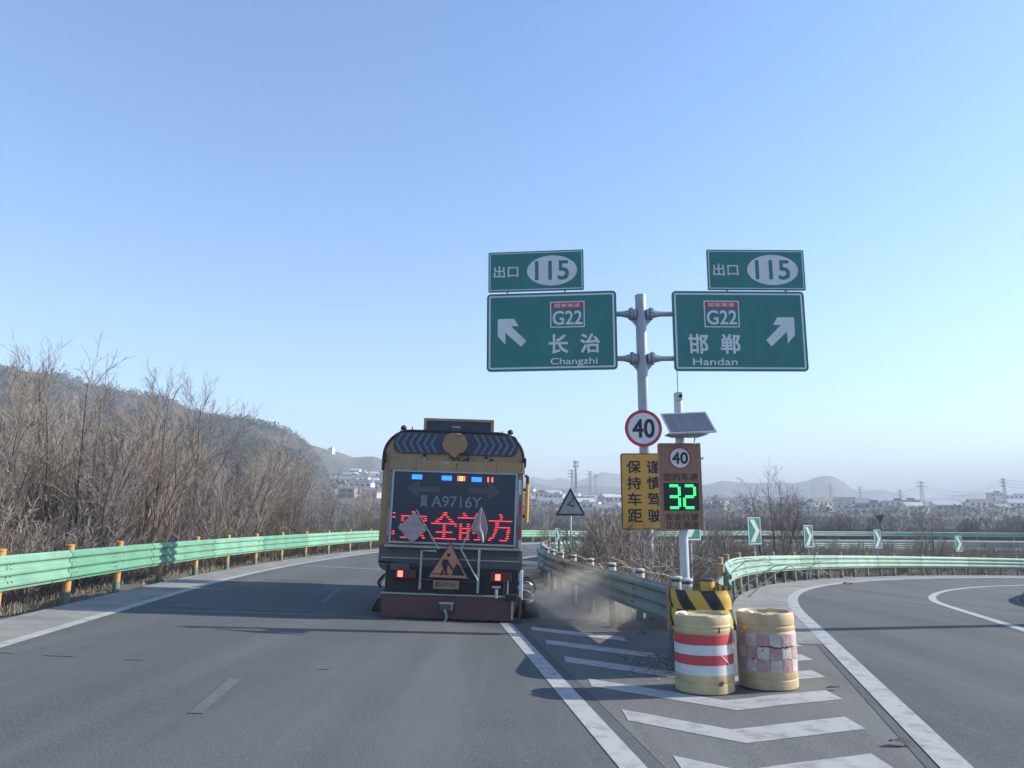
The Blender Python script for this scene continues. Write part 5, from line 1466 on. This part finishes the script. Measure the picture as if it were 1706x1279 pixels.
# scrub on the left hill
mb = MB(); q = random.Random(77)
def on_obj(o, x, y):
    hit, loc, *_ = o.ray_cast(Vector((x, y, 800)), Vector((0, 0, -1))); return loc.z if hit else None
bpy.context.view_layer.update()
for k in range(15000):
    az = q.uniform(-0.75, -0.08); d = q.uniform(200, 600); x, y = d * sin(az), d * cos(az)
    z = on_obj(hill, x, y)
    if z is None or z < ground_z(x, y): continue
    ev = mnoise.noise(Vector((x * 0.02, y * 0.02, 9))) > 0.12
    hgt = q.uniform(1.5, 4.0) * (1.25 if ev else 0.8)
    for _ in range(7):
        c_ = Vector((x + q.gauss(0, hgt * .3), y + q.gauss(0, hgt * .3), z + hgt * q.uniform(0.0, 0.9)))
        d1 = Vector((q.gauss(0, 1), q.gauss(0, 1), q.gauss(0, 1))).normalized() * hgt * 0.22; d2 = d1.orthogonal().normalized() * hgt * 0.15
        mb.face([c_ - d1, c_ + d2, c_ + d1], 1 if ev else 0)
o = mb.build('hill_scrub', [mat('winter_scrub', (0.085, 0.076, 0.070), 0.95), mat('dark_pines', (0.04, 0.055, 0.045), 0.95)]); tag(o, 'brown scrub and dark pines covering the hill at the left', 'scrub', kind='stuff')

# houses of the far town
M_WALLS = [mat('house_white', (0.72, 0.71, 0.68), 0.8, 0, 0.06, 0.5), mat('house_cream', (0.60, 0.56, 0.48), 0.8, 0, 0.06, 0.5), mat('house_brick', (0.34, 0.26, 0.21), 0.85, 0, 0.1, 0.5), mat('house_grey', (0.42, 0.42, 0.42), 0.8, 0, 0.08, 0.5)]
M_ROOFS = [mat('roof_grey', (0.17, 0.17, 0.18), 0.8), mat('roof_red', (0.20, 0.13, 0.11), 0.8), mat('roof_blue', (0.17, 0.20, 0.26), 0.6), mat('roof_pale', (0.50, 0.50, 0.50), 0.7)]
M_WIN = mat('far_window', (0.05, 0.065, 0.085), 0.25)
HOUSE_CACHE = {}
def house(x, y, w, dp, h, wall, roof, gable, rz, label, nw=3, nf=1, zz=None, group='houses of the far town'):
    g = ground_z(x, y) - 0.5 if zz is None else zz - 0.5
    t = thing('house', label, 'house', (x, y, g), (0, 0, rz), group)
    key = (w, dp, h, wall, roof, gable, nw, nf)
    if key not in HOUSE_CACHE:
        wl = MB().box((0, 0, h / 2), (w, dp, h)).mesh('wall', M_WALLS[wall])
        rf = MB()
        if gable:
            rh = dp * 0.28
            rf.prism([(-dp / 2 - .4, h), (dp / 2 + .4, h), (0, h + rh)], -w / 2 - .3, w / 2 + .3)
            rf.v = [(y_, -x_, z_) for x_, y_, z_ in rf.v]
        else:
            rf.box((0, 0, h + 0.15), (w + 0.5, dp + 0.5, 0.3)); rf.box((w * 0.2, 0, h + 1.1), (w * 0.3, dp * 0.4, 1.6))
        rfm = rf.mesh('roof', M_ROOFS[roof])
        wm = MB().box((0, 0, 0), (w / nw * 0.5, 0.12, h / nf * 0.48)).mesh('window', M_WIN)
        HOUSE_CACHE[key] = (wl, rfm, wm)
    wl, rfm, wm = HOUSE_CACHE[key]
    link('wall', wl, t); link('roof', rfm, t)
    for f2 in range(nf):
        for k in range(nw):
            o = link('window', wm, t); o.location = (-w / 2 + w * (k + 0.5) / nw, -dp / 2 - 0.03, h * (f2 + 0.55) / nf)
    return t
def on_ground(u, y):
    x = (u - 853) / F * y * 1.016; return x, y
def surf(x, y):
    z = ground_z(x, y)
    for hl in (hill2, hill):
        q_ = on_obj(hl, x, y)
        if q_ is not None and q_ > z: z = q_
    return z
big = [  # u, v of the wall top, distance, width px, wall height px, wall, roof, gable, windows, floors, label
    (1690, 836, 720, 46, 24, 0, 3, False, 6, 4, 'large white block at the right edge of the town below the rightmost pylon'),
    (1658, 834, 735, 20, 28, 3, 0, False, 3, 4, 'grey block beside the large white block at the right edge'),
    (1592, 846, 690, 17, 7, 0, 3, False, 4, 1, 'low white building with a small roof tower, left of a white twin'),
    (1617, 846, 690, 18, 8, 0, 3, False, 4, 1, 'low white building with a dark end window, right of a white twin'),
    (1470, 840, 640, 15, 8, 0, 0, False, 3, 2, 'white house with a dark rooftop room above the third chevron sign'),
    (1407, 839, 660, 13, 8, 0, 3, False, 3, 2, 'pale house above the roofs right of the rounded mountain'),
    (1430, 847, 600, 40, 6, 3, 0, True, 6, 1, 'long low grey roofed shed among the town roofs'),
    (1506, 858, 560, 13, 9, 1, 1, False, 3, 2, 'pinkish small house among dark trees right of the third chevron sign'),
    (1190, 838, 640, 20, 12, 0, 0, False, 3, 2, 'white house just right of the speed display'),
    (1033, 828, 700, 26, 9, 0, 1, True, 4, 2, 'white house right of the curve warning triangle'),
    (930, 819, 760, 24, 13, 0, 1, False, 4, 2, 'whitish house left of the curve warning triangle, right of the truck'),
    (603, 817, 700, 15, 9, 0, 3, False, 3, 2, 'white house halfway up the far hillside left of the truck'),
    (551, 778, 900, 8, 9, 0, 3, False, 2, 3, 'lone white tower house high on the far hillside'),
    (625, 800, 800, 30, 8, 1, 3, False, 5, 1, 'long cream building below the far hill beside the truck'),
    (592, 841, 520, 20, 7, 0, 3, False, 3, 1, 'white low house at the foot of the far hillside'),
    (622, 853, 500, 20, 10, 0, 0, False, 3, 1, 'pale house directly left of the truck above the rail')]
for (u, v, yy, wp, hp, wl, rf, gb, nw, nf, lab) in big:
    p = at(u, v, yy); k = yy * 1.016 / F
    h = hp * k; hbot = p.z - h
    sf = surf(p.x, yy)
    if sf > p.z - 0.6 * h: p.z = sf + h; hbot = sf
    house(p.x, yy, wp * k, max(8, wp * k * 0.5), max(h, p.z - sf) + 0.5, wl, rf, gb, rng.uniform(-0.15, 0.15), lab, nw, nf, min(sf, hbot))
sizes = [(9, 7, 5.5, 2, 2), (12, 8, 4, 3, 1), (14, 8, 6.5, 4, 2), (8, 6, 3.6, 2, 1), (18, 9, 4.5, 5, 1)]
placed = []; kinds_lab = {0: 'small white house in the far town', 1: 'small cream house in the far town', 2: 'small brick house in the far town', 3: 'small grey house in the far town'}
for k in range(4000):
    if len(placed) >= 275: break
    u = rng.choice((rng.uniform(556, 640), rng.uniform(556, 640), rng.uniform(875, 1060), rng.uniform(875, 1060), rng.uniform(1175, 1530), rng.uniform(1175, 1530), rng.uniform(1400, 1700)))
    yy = rng.uniform(400, 950); x, y = on_ground(u, yy)
    if any((x - a) ** 2 + (y - b) ** 2 < 150 for a, b in placed): continue
    if u < 660 and yy < 430: continue
    hz_ = on_obj(hill, x, y)
    if hz_ is not None and hz_ > ground_z(x, y) + 1: continue
    hx_ = surf(x, y) + 5; vv_ = 869 - F * (hx_ - EYE) / (y * 1.016)
    if vv_ < (786 if u < 660 else 812): continue
    placed.append((x, y)); w, dp, h, nw, nf = rng.choice(sizes); wl = rng.choice((0, 0, 0, 1, 2, 3))
    house(x, y, w, dp, h, wl, rng.choice((0, 0, 1, 2, 3)) if wl != 2 else rng.choice((0, 3)), rng.random() < 0.55, rng.uniform(-0.5, 0.5), kinds_lab[wl] + ', ' + town_place(atan2(x, y)), nw, nf, surf(x, y), 'small %s houses of the far town' % ('white', 'cream', 'brick', 'grey')[wl])

# pylons and lines
M_PYL = mat('pylon_steel', (0.22, 0.24, 0.27), 0.6, 0.3)
def pylon(u, vt, vb, yy, label, arms=3, wide=1.0, single=False):
    p = at(u, vt, yy); b = at(u, vb, yy); H_ = p.z - b.z; t = thing('antenna_mast' if single else 'power_pylon', label, 'mast' if single else 'pylon', (p.x, yy, b.z), (0, 0, 0.3), None if single else 'pylons over the far town')
    r0 = H_ * 0.010 * wide; mb = MB(); bw = H_ * (0.10 if not single else 0.05)
    for i in range(4):
        a = pi / 4 + i * pi / 2
        mb.tube([(bw * cos(a), bw * sin(a), -3), (bw * 0.22 * cos(a), bw * 0.22 * sin(a), H_)], r0, 4)
    n = 9
    for k in range(n):
        z0, z1 = H_ * k / n, H_ * (k + 1) / n; w0, w1 = bw * (1 - .78 * z0 / H_), bw * (1 - .78 * z1 / H_)
        for i in range(4):
            a, b2 = pi / 4 + i * pi / 2, pi / 4 + (i + 1) * pi / 2
            mb.tube([(w0 * cos(a), w0 * sin(a), z0), (w1 * cos(b2), w1 * sin(b2), z1)], r0 * 0.6, 3)
    mb.build('lattice_tower', M_PYL, t)
    tips = []
    for k in range(arms):
        z = H_ * (0.97 - k * 0.13); L = H_ * (0.17 if k != 1 else 0.21)
        if single:
            L = H_ * 0.07; m2 = MB()
            for a in range(3): m2.box((L * cos(a * 2.1), L * sin(a * 2.1), z), (H_ * .03, H_ * .03, H_ * .09)); m2.tube([(0, 0, z), (L * cos(a * 2.1), L * sin(a * 2.1), z)], r0, 4)
            m2.build('antenna_panels', M_PYL, t)
        else:
            m2 = MB()
            for sg in (-1, 1):
                m2.tube([(0, 0, z + H_ * .03), (sg * L, 0, z)], r0, 4); m2.tube([(0, 0, z), (sg * L, 0, z)], r0, 4); m2.tube([(sg * L, 0, z), (sg * L, 0, z - H_ * 0.035)], r0 * 0.8, 4)
                tips.append(Vector((p.x + sg * L * cos(.3), yy + sg * L * sin(.3), b.z + z - H_ * .035)))
            m2.build('cross_arm', M_PYL, t)
    return tips
pylon(959, 768, 822, 620, 'tall antenna mast with panel clusters above the curve warning triangle', 2, 1.3, True)
pylon(953, 783, 822, 700, 'thin pylon just left of the antenna mast', 3, 1.0)
pylon(983, 785, 820, 900, 'pylon right of the antenna mast, tallest of the small pair', 2, 1.0)
pylon(992, 790, 820, 950, 'short wide pylon beside the yellow board', 2, 1.0)
p1 = pylon(1383, 808, 846, 900, 'pale lattice pylon in front of the rounded mountain', 3, 0.8)
p2 = pylon(1432, 810, 846, 1000, 'faint pylon on the right shoulder of the rounded mountain', 3, 0.8)
p3 = pylon(1499, 816, 850, 800, 'dark narrow pylon standing in the trees right of the third chevron sign', 3, 0.9)
p4 = pylon(1534, 802, 852, 760, 'tall pylon alone in the sky right of the low mountain', 2, 0.9)
p5 = pylon(1671, 797, 838, 620, 'rightmost pylon standing behind the grey and white blocks', 3, 1.0)
def wires(A, B, label):
    mb = MB()
    for a, b in zip(A, B):
        mb.tube([a.lerp(b, t) - Vector((0, 0, 9.0 * 4 * t * (1 - t))) for t in frange(0, 1, 14)], 0.07, 3, 0, False)
    o = mb.build('power_lines', mat('cable_dark', (0.10, 0.11, 0.13), 0.7)); tag(o, label, 'power lines')
wires(p4, p5, 'thin power lines between the lone tall pylon and the rightmost pylon')
wires(p2, p4, 'thin power lines between the faint pylon by the mountain and the lone tall pylon')
far_r = [v + Vector((260, -40, 4)) for v in p5]
wires(p5, far_r, 'thin power lines leaving the rightmost pylon to the right')

# ------------------------------------------------------------------ dust behind the side brush, haze
def volume_mat(name, dens, col, aniso, noise_scale=None, size=None):
    m = bpy.data.materials.new(name); m.use_nodes = True; nt = m.node_tree; nt.nodes.clear()
    out = nt.nodes.new('ShaderNodeOutputMaterial'); v = nt.nodes.new('ShaderNodeVolumePrincipled')
    v.inputs['Color'].default_value = (*col, 1); v.inputs['Density'].default_value = dens; v.inputs['Anisotropy'].default_value = aniso
    nt.links.new(v.outputs['Volume'], out.inputs['Volume'])
    if noise_scale:
        tc = nt.nodes.new('ShaderNodeTexCoord'); n = nt.nodes.new('ShaderNodeTexNoise'); n.inputs['Scale'].default_value = noise_scale; n.inputs['Detail'].default_value = 4
        nt.links.new(tc.outputs['Object'], n.inputs['Vector'])
        ln = nt.nodes.new('ShaderNodeVectorMath'); ln.operation = 'LENGTH'
        mp = nt.nodes.new('ShaderNodeMapping'); mp.inputs['Scale'].default_value = tuple(1 / s for s in size)
        nt.links.new(tc.outputs['Object'], mp.inputs['Vector']); nt.links.new(mp.outputs['Vector'], ln.inputs[0])
        fall = nt.nodes.new('ShaderNodeMapRange'); fall.inputs[1].default_value = 1.0; fall.inputs[2].default_value = 0.1; fall.inputs[3].default_value = 0; fall.inputs[4].default_value = 1
        nt.links.new(ln.outputs['Value'], fall.inputs[0])
        nr = nt.nodes.new('ShaderNodeMapRange'); nr.inputs[1].default_value = 0.35; nr.inputs[2].default_value = 0.7; nr.inputs[3].default_value = 0.15; nr.inputs[4].default_value = 1.3
        nt.links.new(n.outputs['Fac'], nr.inputs[0])
        mu = nt.nodes.new('ShaderNodeMath'); mu.operation = 'MULTIPLY'; nt.links.new(fall.outputs[0], mu.inputs[0]); nt.links.new(nr.outputs[0], mu.inputs[1])
        m2 = nt.nodes.new('ShaderNodeMath'); m2.operation = 'MULTIPLY'; m2.inputs[1].default_value = dens; nt.links.new(mu.outputs[0], m2.inputs[0])
        nt.links.new(m2.outputs[0], v.inputs['Density'])
    return m
sz = (1.1, 1.3, 0.68)
o = MB().ball((0, 0, 0), 1.0, 12).build('dust', volume_mat('dust_volume', 1.5, (0.90, 0.86, 0.80), 0.2, 1.7, sz)); 
for v in o.data.vertices: v.co = Vector((v.co.x * sz[0], v.co.y * sz[1], v.co.z * sz[2]))
dp_ = at(962, 1012, 14.2); o.location = (dp_.x + 0.1, 13.7, 0.30); tag(o, 'tan dust cloud thrown up beside the right brush of the truck', 'dust', kind='stuff')
HAZE = 0.00062
o = MB().box((0, 0, 106), (13000, 13000, 238)).build('haze', volume_mat('haze_air', HAZE, (0.55, 0.615, 0.69), 0.0)); tag(o, 'pale bluish haze over the valley', 'haze', kind='stuff')
